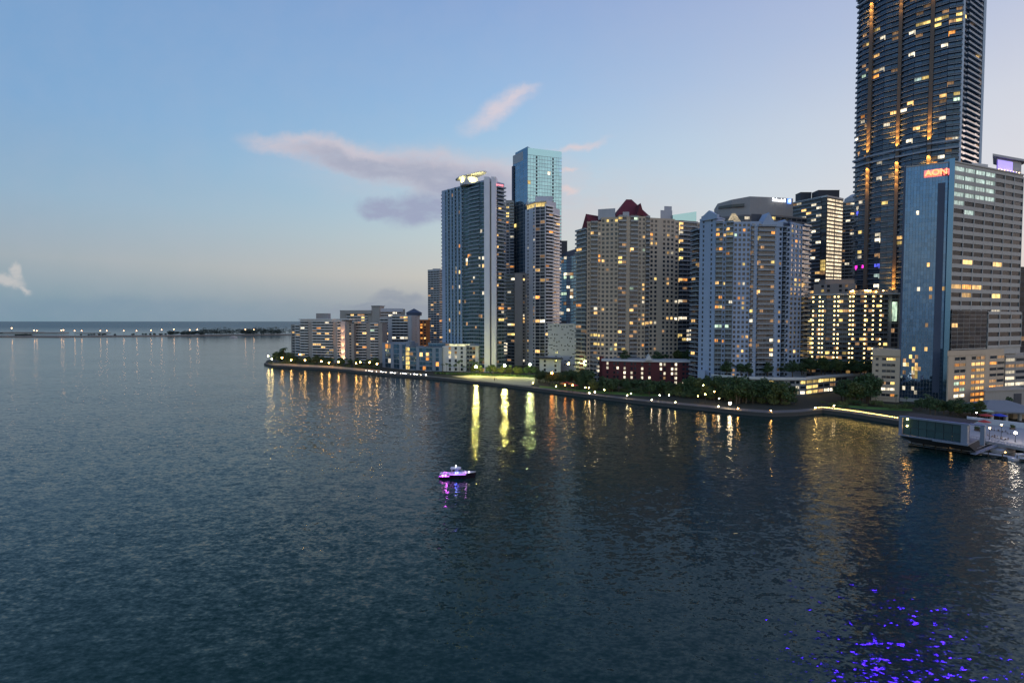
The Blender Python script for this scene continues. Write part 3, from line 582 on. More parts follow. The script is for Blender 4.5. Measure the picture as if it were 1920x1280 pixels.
m = MB(); m.prism([plus(c1, (-.6, -1.0)), plus(c1, (1.6, -.2)), plus(c1, (1.6, 2)), plus(c1, (-.6, 2))], 0, z); m.prism([plus(c2, (-1.6, -2)), plus(c2, (1.0, -1.2)), plus(c2, (1.0, 2)), plus(c2, (-1.6, 2))], 0, z + .1); B.part('fin', m, M['slabblue'], 'pale fin framing the right side')
B.slab, sv = 'slabblue', B.slab
nb0 = len(B.balcs); B.face(c1, c2, 2, z, 4.15, 'GBBBBG', bd=1.9, spg=.3)
m = MB(); m.prism([plus(p[0], (-1, -1)), plus(p[3], (0, -3)), plus(c1, (1, -2)), plus(c2, (1, 0)), plus(c2, (6, 40)), hid(p[0], 10, 40)], z + .1, z + 3); B.part('roof', m, M['dark'])
m = MB(); fr_ = [plus(p[0], (.5, 1)), plus(p[3], (0, -.5)), plus(c1, (-.3, .8))]; m.prism(fr_ + [plus(c2, (-1, 1)), plus(c2, (6, 38)), hid(p[0], 10, 38)], z + 3.02, z + 19); CR = B.part('crown', m, M['navy'], 'rooftop crown washed with blue light')
m = MB(); m.prism([plus(a_, (-.1, -.35)) for a_ in fr_] + [plus(a_, (-.1, -.1)) for a_ in reversed(fr_)], z + 5, z + 18); BLUE = B.sub('light_panel', m, lamp_mat('blue_crown_glow', (.08, .01, 1), 30), CR)
B.slab = sv
LP = zl([(1275, 185, 'y'), (1300, 180, 'y'), (1240, 190, 'y'), (1165, 195, 'y'), (1080, 220, 'y'), (1075, 275, 'y'), (900, 275, 'y'), (965, 262, 'y'), (785, 320, 'c'), (665, 355, 'd'), (505, 405, 'c'), (355, 455, 'c'), (405, 445, 'y'), (320, 480, 'd'), (1180, 360, 'o'), (900, 380, 'd'), (1145, 462, 'c'), (790, 580, 'c'), (300, 665, 'd'), (305, 765, 'g'), (390, 735, 'd'), (620, 720, 'd'), (885, 795, 'f'), (945, 785, 'y'), (1160, 840, 'd'), (1215, 935, 'y'), (1110, 950, 'w'), (1240, 995, 'g'), (1110, 1045, 'd'), (795, 1070, 'w'), (745, 1125, 'c'), (310, 1230, 'c'), (570, 1235, 'c'), (1095, 1170, 'c'), (1220, 240, 'd')], 5.333, 1560, 0)
LP += zl([(845, 205, 'w'), (620, 290, 'd'), (750, 370, 'c'), (250, 345, 'c'), (1255, 345, 'c'), (1080, 490, 'c'), (490, 590, 'c'), (580, 700, 'd'), (445, 735, 'c'), (290, 950, 'c'), (545, 965, 'y'), (250, 1055, 'b'), (485, 1115, 'd'), (1000, 500, 'd'), (1130, 440, 'd'), (325, 505, 'd'), (1050, 590, 'o')], 5.333, 1560, 200) + zl([(260, 290, 'y'), (265, 345, 'c'), (435, 105, 'c'), (440, 150, 'c'), (450, 435, 'b'), (450, 520, 'f'), (445, 625, 'c'), (235, 440, 'p'), (320, 440, 'p'), (680, 215, 'y'), (1430, 1060, 'b')], 5.333, 1560, 420)
B.done(LP, p=.010, kinds='ywwoc', dim=.02, seed=20)
TALL = B
# -- hotel with columns of lights
B = Bld('hotel', 'wide low hotel with columns of small yellow lights, before the very tall dark tower', 1590, 378, 'grey', 'glass', 'slabdark', 'rail')
p = P((1506, 392), (1548, 384), (1612, 377), (1664, 372), (1690, 370)); z = zv(553, 378); q = quad(p, (6, 24)); B.core(q, 0, z); B.run(p[:4], 2, z, 3.3, ['BBBBB', 'BBBBBBBB', 'BBBBBBB'], bd=1.7); B.face(p[3], p[4], 2, z, 3.3, 'SGGS')
m = MB(); qq = P((1505, 389.6), (1548, 381.6), (1612, 374.6), (1690, 367.6)); m.prism(quad(qq, (6, 27)), z + .1, z + 1.0); B.part('roof', m, M['slab'])
wl = MB(); wl.box(-.42, .42, -.3, 0, -.42, .42); wme = wl.mesh('wall_light', [lamp_mat('hotel_wall_light', (1, .66, .22), 7, False)]); rest = MB(); cnt = 0
nf = round((z - 2) / 3.3); fh = (z - 2) / nf; cols = [1509, 1523.5, 1535.5, 1541.5, 1563.5, 1570.5, 1592.5, 1598.5, 1621, 1636, 1650]
def face_y(u):
    for k in range(len(p) - 1):
        ua = 960 + p[k][0] / p[k][1] * F; ub = 960 + p[k + 1][0] / p[k + 1][1] * F
        if ua <= u <= ub: return lerp(p[k][1], p[k + 1][1], (u - ua) / (ub - ua))
    return p[0][1]
for k in range(nf - 1, 3, -1):
    for u in cols:
        if R.random() < .06 or (u == 1509 and k % 3): continue
        D_ = face_y(u) - .1 - .25; x, y = pt(u, D_); zz = 2 + k * fh + 2.2
        if cnt < 100: o = link('wall_light', wme, B.root, (x - B.x, y - B.y, zz - 2))
        else: rest.box(x - .42, x + .42, y - .3, y, zz - .42, zz + .42)
        cnt += 1
if rest.v: B.part('wall_light', rest, wme.materials[0])['kind'] = 'stuff'
m = MB()
for k in range(26):
    u = R.uniform(1590, 1684); x, y = pt(u, R.uniform(373, 380)); m.ball((x, y, z + 1.9 + R.uniform(0, 1.2)), .42, 6, 4)
B.part('terrace_light', m, lamp_mat('terrace_light_glow', (1, .55, .14), 30, False))
m = MB()
for k in range(9): x, y = pt(1594 + k * 10.5, 376 - k * .3); m.box(x - 1.4, x + 1.4, y, y + 3, z + 1.01, z + 2.6 + (k % 3) * .5)
B.part('roof_cabana', m, M['beige'])
m = MB(); m.obox(pt(1676, 369), (1, 0), (0, -1), -1.6, 1.6, 0, .35, zv(602, 370), zv(566, 370)); B.part('stair_light', m, LIT['g'])
LO = [(u + R.uniform(-5, 5), 562 + 8.3 * k + R.uniform(-3, 3), 'y' if R.random() < .6 else 'w') for u in (1518, 1529, 1547, 1580, 1612, 1626, 1646) for k in range(14) if R.random() < .18]
B.done(LO, p=.012, kinds='yw', dim=.10, seed=21)
B = Bld('apartment_building', 'small beige block with a dark arched recess, behind the hotel roof', 1570, 440, 'warmgrey')
p = P((1524, 446), (1602, 436)); z = zv(532, 440); B.core(quad(p, (6, 18)), 0, z); B.face(p[0], p[1], 40, z, 3.6, 'SWWSWWS', wf=.5); B.roofbox(1546, 1600, 444, 524, z, 10); B.done([(1518, 545, 'w'), (1530, 546, 'y')], p=.1, seed=22)
# -- the glass and grey office block
B = Bld('office_building', 'office block half blue mirror glass and half grey ribbon windows, with a red sign', 1780, 310, 'office', 'glassdark', group=GT)
g0, g1, r0, r1 = pt(1689, 321), pt(1769, 311), pt(1779, 309.5), pt(1908, 338); z = 141
q = [g0, g1, plus(g1, (3, -.5)), r0, r1, plus(r1, (4, 26)), hid(g0, 8, 26)]; B.core(q, 0, z)
B.face(g0, g1, 4, z, 2.375, 'G' * 14, glass='mirror', rec=.1, spg=.02)
B.face(r0, r1, 34, z - 1, 4.75, 'RRRRRRR', sp=.48, wf=.9, rec=.4)
m = MB(); m.prism([plus(g1, (-.2, -.9)), plus(r0, (-.3, -1.0)), plus(r0, (-.3, 3)), plus(g1, (-.2, 3))], 0, z + 2.2); B.part('corner_fin', m, M['tealdark'])
m = MB(); d_ = ((g1[0] - g0[0]), (g1[1] - g0[1])); L_ = math.hypot(*d_); d_ = (d_[0] / L_, d_[1] / L_); n_ = (d_[1], -d_[0]); m.obox(g0, d_, n_, -.6, .35, -.3, .5, 2, z + .8); m.obox(g0, d_, n_, L_ - 4.6, L_ - 1.2, .0, .22, 8, z - 11); B.part('glazing_strip', m, M['navy'])
B.parapet(q, z, .8)
red = lamp_mat('red_sign_glow', (1, .045, .02), 2.4, False); gold = lamp_mat('orange_sign_glow', (1, .22, .03), 2.6, False)
a = plus(g0, (d_[0] * L_ * .72 + n_[0] * .9, d_[1] * L_ * .72 + n_[1] * .9))
text_part(B, 'AON', (a[0], a[1], zv(328, 313)), d_, 4.6, gold)
m = MB(); m.obox(a, d_, n_, -5.6, 5.6, -.7, -.5, zv(331, 313), zv(317, 313)); B.part('sign_panel', m, lamp_mat('dark_red_sign_glow', (1, .02, .01), .55, False), 'red lit panel behind the letters')
e_ = plus(g0, (d_[0] * L_ * .955 + n_[0] * .9, d_[1] * L_ * .955 + n_[1] * .9)); m = MB(); m.obox(e_, d_, n_, -1.9, 1.9, -.6, -.4, zv(330, 312), zv(316.5, 312)); B.part('sign_panel', m, M['dark'], 'dark square with a red emblem')
m = MB(); m.obox(e_, d_, n_, -1.4, -.7, -.35, -.1, zv(329, 312), zv(318, 312)); m.obox(e_, d_, n_, .7, 1.4, -.35, -.1, zv(329, 312), zv(318, 312)); m.obox(e_, d_, n_, -.7, .7, -.34, -.12, zv(320, 312), zv(318, 312)); m.obox(e_, d_, n_, -.7, .7, -.33, -.11, zv(325, 312), zv(323, 312)); B.part('sign_emblem', m, red)
# rooftop bar
m = MB(); a = P((1858, 337), (1904, 346)); m.prism(quad(a, (-2, 12)), z + .2, zv(299, 340)); B.part('roof_box', m, M['pale'])
m = MB(); a = P((1850, 333), (1916, 346)); m.prism(quad(a, (-4, 18)), zv(298.5, 340), zv(294.5, 340)); B.part('canopy', m, M['pale'], 'flat roof canopy over the purple rooftop bar')
m = MB(); a = P((1860, 336), (1888, 341.5)); m.prism(quad(a, (0, .4)), z + 1.5, zv(301, 338)); B.part('light_panel', m, lamp_mat('violet_glow', (.30, .16, 1), .8), 'violet lit rooftop wall')
m = MB(); a = P((1876, 335.5), (1896, 339.5)); m.prism(quad(a, (0, .4)), z + .5, z + 2.6); B.part('light_panel', m, lamp_mat('blue_bar_glow', (.12, .08, 1), .9))
m = MB(); [m.ball((*pt(1862 + k * 5.5, 335 + k * 1.1), z + 3.1), .35, 6, 4) for k in range(8)]; B.part('terrace_light', m, lamp_mat('bar_lamp', (1, .6, .25), 6, False))
m = MB(); a = P((1812, 322), (1842, 326)); m.prism(quad(a, (0, 6)), z + .1, z + 3.5); B.part('roof_box', m, M['slab'])
# lower projecting bays on the right
b0, b1 = pt(1851, 321), pt(1914, 336); zb = zv(584, 325); B.core(quad([b0, b1], back(b0, b1, 6)), 30, zb); B.face(b0, b1, 34, zb - .5, 4.75, 'RRR', sp=.5, wf=.86)
k0, k1 = pt(1784, 307.5), pt(1849.5, 320.5); zk = zv(582, 312); B.core(quad([k0, k1], back(k0, k1, 4)), 33, zk + .2); B.face(k0, k1, 34, zk, 2.4, 'GGGGGG', glass='glassdark', rec=.14, spg=.06)
LQ = [(u, v + (u - 1790) * .13, 'f') for v in (322, 337, 352, 368) for u in (1796, 1815, 1835, 1850)] + [(1855, 345, 'f'), (1795, 388, 'f'), (1812, 392, 'f')] + zl([(1310, 405, 'w'), (1610, 425, 'w'), (1265, 635, 'w'), (1330, 640, 'o'), (1420, 640, 'w'), (1325, 720, 'w'), (1610, 725, 'y'), (1245, 1025, 'w'), (1640, 875, 'c')], 5.333, 1560, 420) + zl([(870, 1055, 'c'), (1110, 1185, 'c')], 5.333, 1560, 200) + zl([(950, 420, 'w'), (985, 645, 'w'), (1060, 640, 'w'), (1110, 640, 'w'), (975, 720, 'd'), (1045, 718, 'w'), (950, 1025, 'd'), (870, 650, 'c'), (830, 1240, 'y'), (950, 1245, 'y'), (1040, 1245, 'w'), (925, 1240, 'w')], 5.333, 1560, 420)
LQ += [(u_ + R.uniform(-2, 2), v_, R.choice('sywd')) for v_ in range(672, 712, 7) for u_ in (1694, 1702, 1711, 1719) if R.random() < .6] + [(1694, 728, 'c'), (1712, 730, 'c'), (1716, 733, 'c')]
B.done(LQ, p=.003, dim=.004, seed=23); OFF = B
# -- its parking garages
B = Bld('parking_garage', 'pale parking garage with glowing orange decks under the grey office windows', 1830, 305, 'beige', 'glass')
p = P((1779, 300), (1822, 309), (1856, 316), (1884, 322)); z = zv(656, 308); q = quad(p, (8, 16)); B.core(q, 0, z); B.face(p[0], p[1], 2, z - 3, 3.7, 'SRRS', sp=.5); B.face(p[1], p[2], 2, z - 3, 3.7, 'RRRS', sp=.5, wf=.9); B.face(p[2], p[3], 2, z - 3, 3.7, 'RR', sp=.55)
m = MB(); m.prism(quad(P((1778, 299), (1857, 315.6)), (-8, 14)), z - 2.9, z); B.part('fascia', m, M['beige'])
LG = [(u, v + (u - 1815) * .01, 'w' if R.random() < .55 else 'o') for u in (1815, 1830, 1840, 1850) for v in range(680, 755, 11)] + [(u, v, 'o') for u in (1790, 1805) for v in (702, 713, 735)] + [(u, 745, 'c') for u in (1785, 1793, 1800)] + [(1793, 724, 'g'), (1803, 724, 'g')]
B.done(LG, p=.1, kinds='od', dim=.3, seed=24)
B = Bld('parking_garage', 'grey parking garage with half lit decks beside the glowing orange decks, at the right edge', 1900, 330, 'warmgrey', 'glass')
p = P((1886, 325), (1960, 338)); z = zv(668, 330); B.core(quad(p, (-4, 20)), 0, z); B.face(p[0], p[1], 2, z, 3.6, 'RRRR', sp=.5); B.parapet(quad(p, (-4, 20)), z, 1)
p = P((1850, 296), (1962, 306)); z2 = zv(733, 298); B.core(quad(p, (-4, 12)), 0, z2); B.parapet(quad(p, (-4, 12)), z2, .8); m = MB(); m.prism(quad(P((1906, 300.6), (1920, 301.8)), (0, .6)), 2, 9); B.part('door', m, M['dark'])
B.done([(1884, 700, 'c'), (1893, 712, 'c'), (1905, 722, 'c'), (1912, 690, 'd'), (1890, 722, 'c'), (1897, 671, 'c')], p=.15, kinds='cd', dim=.2, seed=25)
B = Bld('parking_garage', 'pale narrow parking garage left of the mirror glass, white lights on its low deck', 1662, 318, 'beige', 'glass')
p = P((1637, 322), (1655, 320), (1689, 316)); z = zv(655, 318); q = quad(p, (4, 18)); B.core(q, 0, z); B.face(p[0], p[1], 4, z - 4, 3.6, 'SRS', sp=.6); B.face(p[1], p[2], 4, z - 4, 3.6, 'RRRS', sp=.58); m = MB(); m.prism(quad(P((1636.5, 321), (1689.5, 315)), (4, 18)), z - 3.9, z + .1); B.part('fascia', m, M['beige'])
B.done([(1668, 673, 'y'), (1674, 673, 'y'), (1658, 715, 'd'), (1670, 714, 'w'), (1678, 714, 'y')] + [(u, 733, 'c') for u in (1644, 1650, 1658, 1664, 1673, 1680)] + [(1680, 745, 'o')], p=.02, seed=26)
B = Bld('office_tower', 'dark office tower sliver at the right edge of the picture', 1950, 430, 'dark', 'glassdark'); p = P((1908, 432), (1990, 445)); z = zv(500, 432); B.core(quad(p, (0, 24)), 0, z); B.face(p[0], p[1], 2, z, 4, 'GGGGGG', rec=.2); B.done([], p=.03, seed=27)
# -- blue glass townhouse block on the shore
B = Bld('apartment_building', 'low bright blue glass apartment block on the shore with a yellow lit stair', 770, 525, 'slate', 'townblue', 'slabblue', 'rail')
p = P((717, 556), (760, 530)); z = zv(645, 540); B.core(quad(p, back(p[0], p[1], 16)), 0, z); B.face(p[0], p[1], 2, z, 4.8, 'SGGSGGSG', bd=1.4, spg=.12); B.parapet(quad(p, back(p[0], p[1], 16)), z, .8)
p = P((760.3, 529), (768, 526)); m = MB(); B.core(quad(p, (3, 12)), 0, zv(640, 528)); n_ = back(p[0], p[1], -.3); B.face(p[0], p[1], 2, zv(650, 528), 4.4, 'G', spg=.2)
st = [(764, v, 'y') for v in range(652, 698, 7)]
p = P((768.3, 526), (829, 511)); z = zv(652, 518); B.core(quad(p, back(p[0], p[1], 16)), 0, z); B.face(p[0], p[1], 2, z, 4.6, 'BBSGGBBSGS', bd=1.7); B.parapet(quad(p, back(p[0], p[1], 16)), z, .8)
p = P((803, 530), (843, 526)); z2 = zv(644, 528); B.core(quad(p, (0, 10)), z - 1, z2); B.face(p[0], p[1], z, z2, 3, 'BBBBB', bd=1)
B.done(st + zl([(720, 660, 'o'), (730, 650, 'w'), (840, 760, 'o'), (705, 790, 'o'), (310, 680, 'c')], 6, 680, 560), p=.03, seed=28)
B = Bld('apartment_building', 'low white apartment block with a glowing roof edge, right of the blue glass block', 860, 508, 'white', 'glass')
p = P((829.5, 513), (897, 505)); z = zv(649, 510); q = quad(p, back(p[0], p[1], 16)); B.core(q, 0, z); B.face(p[0], p[1], 2, z, 4.2, 'SSWSWSWSBBBS', bd=1.5, wf=.8, sp=.3)
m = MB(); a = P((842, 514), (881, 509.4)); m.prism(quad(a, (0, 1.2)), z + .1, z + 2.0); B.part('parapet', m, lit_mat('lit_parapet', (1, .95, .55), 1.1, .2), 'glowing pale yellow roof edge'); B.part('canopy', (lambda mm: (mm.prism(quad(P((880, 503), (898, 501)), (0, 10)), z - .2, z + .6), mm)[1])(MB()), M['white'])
B.done(zl([(945, 590, 'y'), (945, 630, 'c'), (1030, 600, 'c'), (1030, 630, 'c'), (1070, 620, 'd'), (1240, 635, 'o'), (1235, 655, 'w'), (1385, 585, 'd')], 6, 680, 560), p=.06, seed=29)
# -- dark red brick block on the shore
B = Bld('apartment_building', 'low dark red brick block with a pale roof ledge and clusters of white lit windows', 1210, 405, 'brick', 'glass', 'slab', 'rail')
p = P((1084, 436), (1094, 428), (1132, 422)); z = zv(668, 428); B.core(quad(p, (4, 14)), 0, z); B.face(p[0], p[1], 2, z, 3.5, 'SS'); B.face(p[1], p[2], 2, z, 3.5, 'SBBBS', bd=1.5); B.parapet(quad(p, (4, 14)), z, .6)
p = P((1130, 414), (1208, 404), (1293, 400)); z = zv(678, 406); q = quad(p, (4, 18)); B.core(q, 0, z); B.face(p[0], p[1], 2, z, 3.2, 'SWSWWSWSWWSW', wf=.6); B.face(p[1], p[2], 2, z, 3.2, 'SWSSWWSWWSWW', wf=.6)
m = MB(); a = P((1128, 413), (1208, 402.6), (1295, 398.6)); m.prism(quad(a, (4, 21)), z + .05, z + 1.3); a = P((1211, 401), (1224, 400.5)); gable(m, a[0], a[1], 6, z + 1.3, zv(664, 401)); B.part('roof', m, M['slab'], 'pale roof ledge with a small gable')
B.roofbox(1152, 1200, 418, 671, z + 1.3, 8, M['roofgrey'])
LR = zl([(1170, 850), (1240, 850), (1290, 850), (1380, 850), (1425, 845), (1185, 905), (1300, 915), (1370, 915), (1425, 905), (1245, 975), (1300, 970), (1375, 970), (1430, 965), (1425, 1020), (1385, 1090), (1385, 1115), (690, 890), (740, 900), (610, 890), (800, 960), (850, 970), (800, 1005), (855, 1030), (1010, 945), (1010, 1000), (1010, 885), (710, 1070), (800, 1090), (1380, 860), (575, 830)], 6.4, 1050, 550)
LR = [(a[0], a[1], 'c') for a in LR] + zl([(365, 870, 'y'), (415, 870, 'y'), (480, 870, 'c'), (380, 765, 'y'), (440, 750, 'y'), (320, 870, 'c')], 6.4, 1050, 550)
B.done(LR, p=.01, kinds='c', dim=.03, seed=30)
# -- podium of the blue grey block
B = Bld('parking_podium', 'long low grey podium with a pale curved parapet and bright yellow lit openings', 1480, 350, 'grey', 'glass')
p = P((1338, 368), (1400, 352), (1452, 346), (1512, 345)); z = 13.0; q = quad(p, (2, 30)); B.core(q, 0, z - 1); B.run(p, 2, z - 1, 3.6, ['SRRSR', 'RSRSSR', 'RRSRWR'], sp=.45)
p2 = P((1513, 346), (1546, 358), (1590, 368), (1650, 380)); q2 = quad(p2, (2, 24)); B.core(q2, 0, z - 1); B.run(p2, 2, z - 1, 3.6, ['RRR', 'RRRR', 'SRSRR'], sp=.4)
m = MB(); a = P((1336, 366), (1400, 350), (1452, 344.4), (1513, 343.4), (1547, 356), (1590, 366.4), (1652, 378.4)); n_ = len(a)
m.prism(a + [plus(x, (0, 2)) for x in reversed(a)], z - 1, z + .6); B.part('parapet', m, M['slab'], 'pale curved parapet')
LU = zl([(200, 575, 'y'), (440, 580, 'y'), (240, 690, 'c'), (180, 660, 'w'), (365, 690, 'd'), (990, 600, 'y'), (1050, 600, 'y'), (880, 720, 'c'), (880, 790, 'c'), (870, 880, 'c'), (1050, 690, 'c'), (1130, 590, 'y'), (1200, 560, 'y'), (1300, 560, 'y'), (1380, 600, 'y'), (1430, 570, 'y'), (1470, 560, 'y'), (1200, 640, 'y'), (1340, 690, 'c'), (1400, 690, 'c'), (1190, 720, 'c'), (1130, 690, 'y'), (1120, 790, 'y'), (1190, 780, 'y'), (1050, 860, 'c'), (1150, 890, 'w'), (1190, 950, 'd'), (1280, 780, 'd'), (50, 560, 'd')], 8, 1380, 640)
B.done(LU, p=.06, kinds='ywc', dim=.1, seed=31)
# ------------------------------------------------------------------ water, land
def water_mat():
    m, nt, b = new_mat('bay_water')
    g = N(nt, 'ShaderNodeNewGeometry'); pos = g.outputs['Position']
    def layer(scale, sx, sy, rot, det=2):
        mp = N(nt, 'ShaderNodeMapping'); mp.inputs['Scale'].default_value = (sx, sy, 1); mp.inputs['Rotation'].default_value = (0, 0, rot); nt.links.new(pos, mp.inputs['Vector'])
        return vmth(nt, 'SUBTRACT', noise(nt, mp.outputs['Vector'], scale, det, .55, 'Color'), (.5, .5, .5))
    bm = N(nt, 'ShaderNodeMapping'); bm.inputs['Scale'].default_value = (.45, 1.6, 1); bm.inputs['Rotation'].default_value = (0, 0, .35); nt.links.new(pos, bm.inputs['Vector'])
    big = noise(nt, bm.outputs['Vector'], .007, 4, .6); gust = noise(nt, pos, .03, 2, .5)
    amp = mth(nt, 'MULTIPLY_ADD', big, 1.5, .25); amp = mth(nt, 'MULTIPLY', amp, mth(nt, 'MULTIPLY_ADD', gust, .9, .5))
    s = vmth(nt, 'ADD', vmth(nt, 'SCALE', layer(.2, .8, 1.5, .3), scale=.115), vmth(nt, 'SCALE', layer(.55, .8, 1.4, .2), scale=.24))
    s = vmth(nt, 'ADD', s, vmth(nt, 'SCALE', layer(1.6, .8, 1.2, .1, 3), scale=.30))
    s = vmth(nt, 'SCALE', s, scale=amp)
    s = vmth(nt, 'MULTIPLY', s, (1.35, 1.68, 0))
    sp_ = N(nt, 'ShaderNodeSeparateXYZ'); nt.links.new(pos, sp_.inputs[0]); fr = N(nt, 'ShaderNodeMapRange'); fr.inputs['From Min'].default_value = 2150; fr.inputs['From Max'].default_value = 3200; fr.inputs['To Min'].default_value = 0; fr.inputs['To Max'].default_value = 2.2; nt.links.new(sp_.outputs[1], fr.inputs['Value'])
    fc = N(nt, 'ShaderNodeMapRange'); fc.inputs['From Min'].default_value = 400; fc.inputs['From Max'].default_value = 1200; fc.inputs['To Min'].default_value = 1; fc.inputs['To Max'].default_value = .2; nt.links.new(sp_.outputs[1], fc.inputs['Value'])
    s = vmth(nt, 'SCALE', s, scale=mth(nt, 'ADD', fr.outputs[0], fc.outputs[0]))
    nn = vmth(nt, 'NORMALIZE', vmth(nt, 'ADD', s, (0, 0, 1)))
    nt.links.new(nn, b.inputs['Normal'])
    nt.links.new(mixc(nt, big, (.0006, .013, .0080), (.0015, .019, .012)), b.inputs['Base Color'])
    setin(b, 'Roughness', .10); setin(b, 'IOR', 1.33); setin(b, 'Specular Tint', (.48, .92, .64, 1))
    df = N(nt, 'ShaderNodeBsdfDiffuse'); df.inputs['Color'].default_value = (.045, .125, .17, 1)   # stands in for self-shaded waves, mixed in to darken the far bay
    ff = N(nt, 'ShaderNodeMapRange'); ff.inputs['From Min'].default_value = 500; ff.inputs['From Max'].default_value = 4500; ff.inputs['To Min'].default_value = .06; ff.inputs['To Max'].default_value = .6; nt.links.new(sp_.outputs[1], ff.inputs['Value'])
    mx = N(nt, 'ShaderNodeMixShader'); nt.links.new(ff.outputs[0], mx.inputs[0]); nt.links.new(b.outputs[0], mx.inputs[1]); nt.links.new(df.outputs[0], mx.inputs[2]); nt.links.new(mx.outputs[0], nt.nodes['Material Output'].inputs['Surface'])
    return m
WS = [(495, 684), (510, 688), (560, 691), (620, 694), (680, 700), (720, 704), (800, 710), (860, 716), (920, 722), (1000, 732), (1070, 741), (1200, 757), (1330, 770), (1400, 777.5), (1450, 781), (1500, 779), (1545, 774), (1600, 781), (1690, 796), (1760, 806), (1850, 818), (1960, 832)]
def wd(v, z=0): return (H - z) / math.tan(TH - math.atan((640 - v) / F))
SH = [(u, wd(v)) for u, v in WS]
def shoreD(u):
    for (a, da), (b, db) in zip(SH, SH[1:]):
        if a <= u <= b: return lerp(da, db, (u - a) / (b - a))
    return SH[0][1] if u < 495 else SH[-1][1]
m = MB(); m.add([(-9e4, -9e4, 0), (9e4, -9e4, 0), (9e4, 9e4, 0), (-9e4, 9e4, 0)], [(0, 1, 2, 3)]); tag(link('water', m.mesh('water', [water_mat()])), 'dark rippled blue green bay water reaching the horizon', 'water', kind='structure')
shore = [pt(u, d) for u, d in SH]
m = MB(); poly = shore + [(900, 240), (1500, 900), (900, 2600), (-380, 1500), (-300, 900), pt(500, 660)]
m.prism(poly, -6, 1.8); M['ground'] = wall_mat('dark_ground', (.022, .026, .016), .9); tag(link('ground', m.mesh('ground', [M['ground']])), 'dark flat shore land under the towers', 'ground', kind='structure')
def ribbon(mb, us, off0, off1, z, mi=0):
    for a, b in zip(us, us[1:]):
        p = [pt(a, shoreD(a) + off0), pt(b, shoreD(b) + off0), pt(b, shoreD(b) + off1), pt(a, shoreD(a) + off1)]
        mb.add([(x, y, z) for x, y in p], [(0, 1, 2, 3)], mi)
us = [u for u, _ in SH]
m = MB(); ribbon(m, us[:19], 1.0, 9.0, 1.806); M['path'] = wall_mat('promenade_paving', (.13, .125, .12), .85); tag(link('path', m.mesh('path', [M['path']])), 'pale paved promenade along the seawall', 'path', kind='structure')
def seawall(u0, u1, label):
    uu = [u0] + [u for u in us if u0 < u < u1] + [u1]; mb = MB(); pl = [pt(u, shoreD(u)) for u in uu]
    for a, b in zip(pl, pl[1:]):
        L_ = math.hypot(b[0] - a[0], b[1] - a[1]); d_ = ((b[0] - a[0]) / L_, (b[1] - a[1]) / L_); n_ = (d_[1], -d_[0])
        mb.obox(a, d_, n_, -.1, L_ + .1, -.5, .5, -2, 1.75)
    r = empty('seawall', (*pl[len(pl) // 2], 0), label, 'seawall'); link('wall', mb.mesh('wall', [M['seawall']], (*pl[len(pl) // 2], 0)), r)
    mb = MB()
    for a, b in zip(pl, pl[1:]):
        L_ = math.hypot(b[0] - a[0], b[1] - a[1]); d_ = ((b[0] - a[0]) / L_, (b[1] - a[1]) / L_); n_ = (d_[1], -d_[0])
        mb.obox(a, d_, n_, -.1, L_ + .1, -.8, .75, 1.755, 2.1)
    link('coping', mb.mesh('coping', [M['coping']], (*pl[len(pl) // 2], 0)), r)
M['seawall'] = wall_mat('dark_wet_seawall', (.06, .06, .06), .8); M['coping'] = wall_mat('pale_coping', (.10, .10, .10), .8)
seawall(495, 700, 'warm lit curved seawall round the point at the left end of the shore')
seawall(700, 1000, 'dark straight seawall below the sand lot and the blue glass block')
seawall(1000, 1545, 'long grey seawall in front of the dark trees up to the corner')
seawall(1545, 1960, 'low seawall behind the row of yellow walkway lights')
def sheet(name, pts, z, mat, label):
    m = MB(); m.add([(*pt(u, d), z) for u, d in pts], [tuple(range(len(pts)))]); tag(link(name, m.mesh(name, [mat])), label, name.replace('_', ' '), kind='structure')
M['sand'] = wall_mat('sand', (.42, .38, .27), .95, .12); M['lawn'] = wall_mat('lawn_grass', (.09, .19, .035), .95, .4)
sheet('sand', [(846, 468), (920, 422), (995, 396), (1003, 420), (1003, 455), (960, 462), (880, 474)], 1.812, M['sand'], 'bare pale sand lot lit by floodlights')
sheet('lawn', [(815, 488), (880, 474.5), (1003, 455.5), (1010, 476), (880, 496), (815, 502)], 1.809, M['lawn'], 'green lawn strip behind the sand lot')
sheet('lawn', [(1010, 386), (1100, 361), (1195, 343), (1235, 341), (1235, 352), (1110, 372), (1012, 398)], 1.815, M['lawn'], 'lit green lawn strip behind the long grey seawall')
sheet('lawn', [(1560, 301), (1640, 290), (1715, 285), (1715, 293), (1640, 299), (1560, 310)], 1.816, M['lawn'], 'lit lawn before the pale narrow parking garage')

gw = empty('added_wall', (*pt(600, shoreD(600) + 10), 1.8), 'low pale wall added behind the lamps round the point to catch their light', 'garden wall'); m = MB(); uu = [503, 515, 540, 565, 590, 620, 650, 680, 712]  # wall added so the lamps show as a warm lit band
for a, b in zip(uu, uu[1:]):
    a, b = pt(a, shoreD(a) + 9.6), pt(b, shoreD(b) + 9.6); L_ = math.hypot(b[0] - a[0], b[1] - a[1]); d_ = ((b[0] - a[0]) / L_, (b[1] - a[1]) / L_); n_ = (d_[1], -d_[0]); m.obox(a, d_, n_, -.05, L_ + .05, -.25, .25, 1.7, 3.5); m.obox(a, d_, n_, -.1, L_ + .1, -.33, .33, 3.504, 3.7)
link('wall', m.mesh('wall', [M['beige']], tuple(gw.location)), gw)
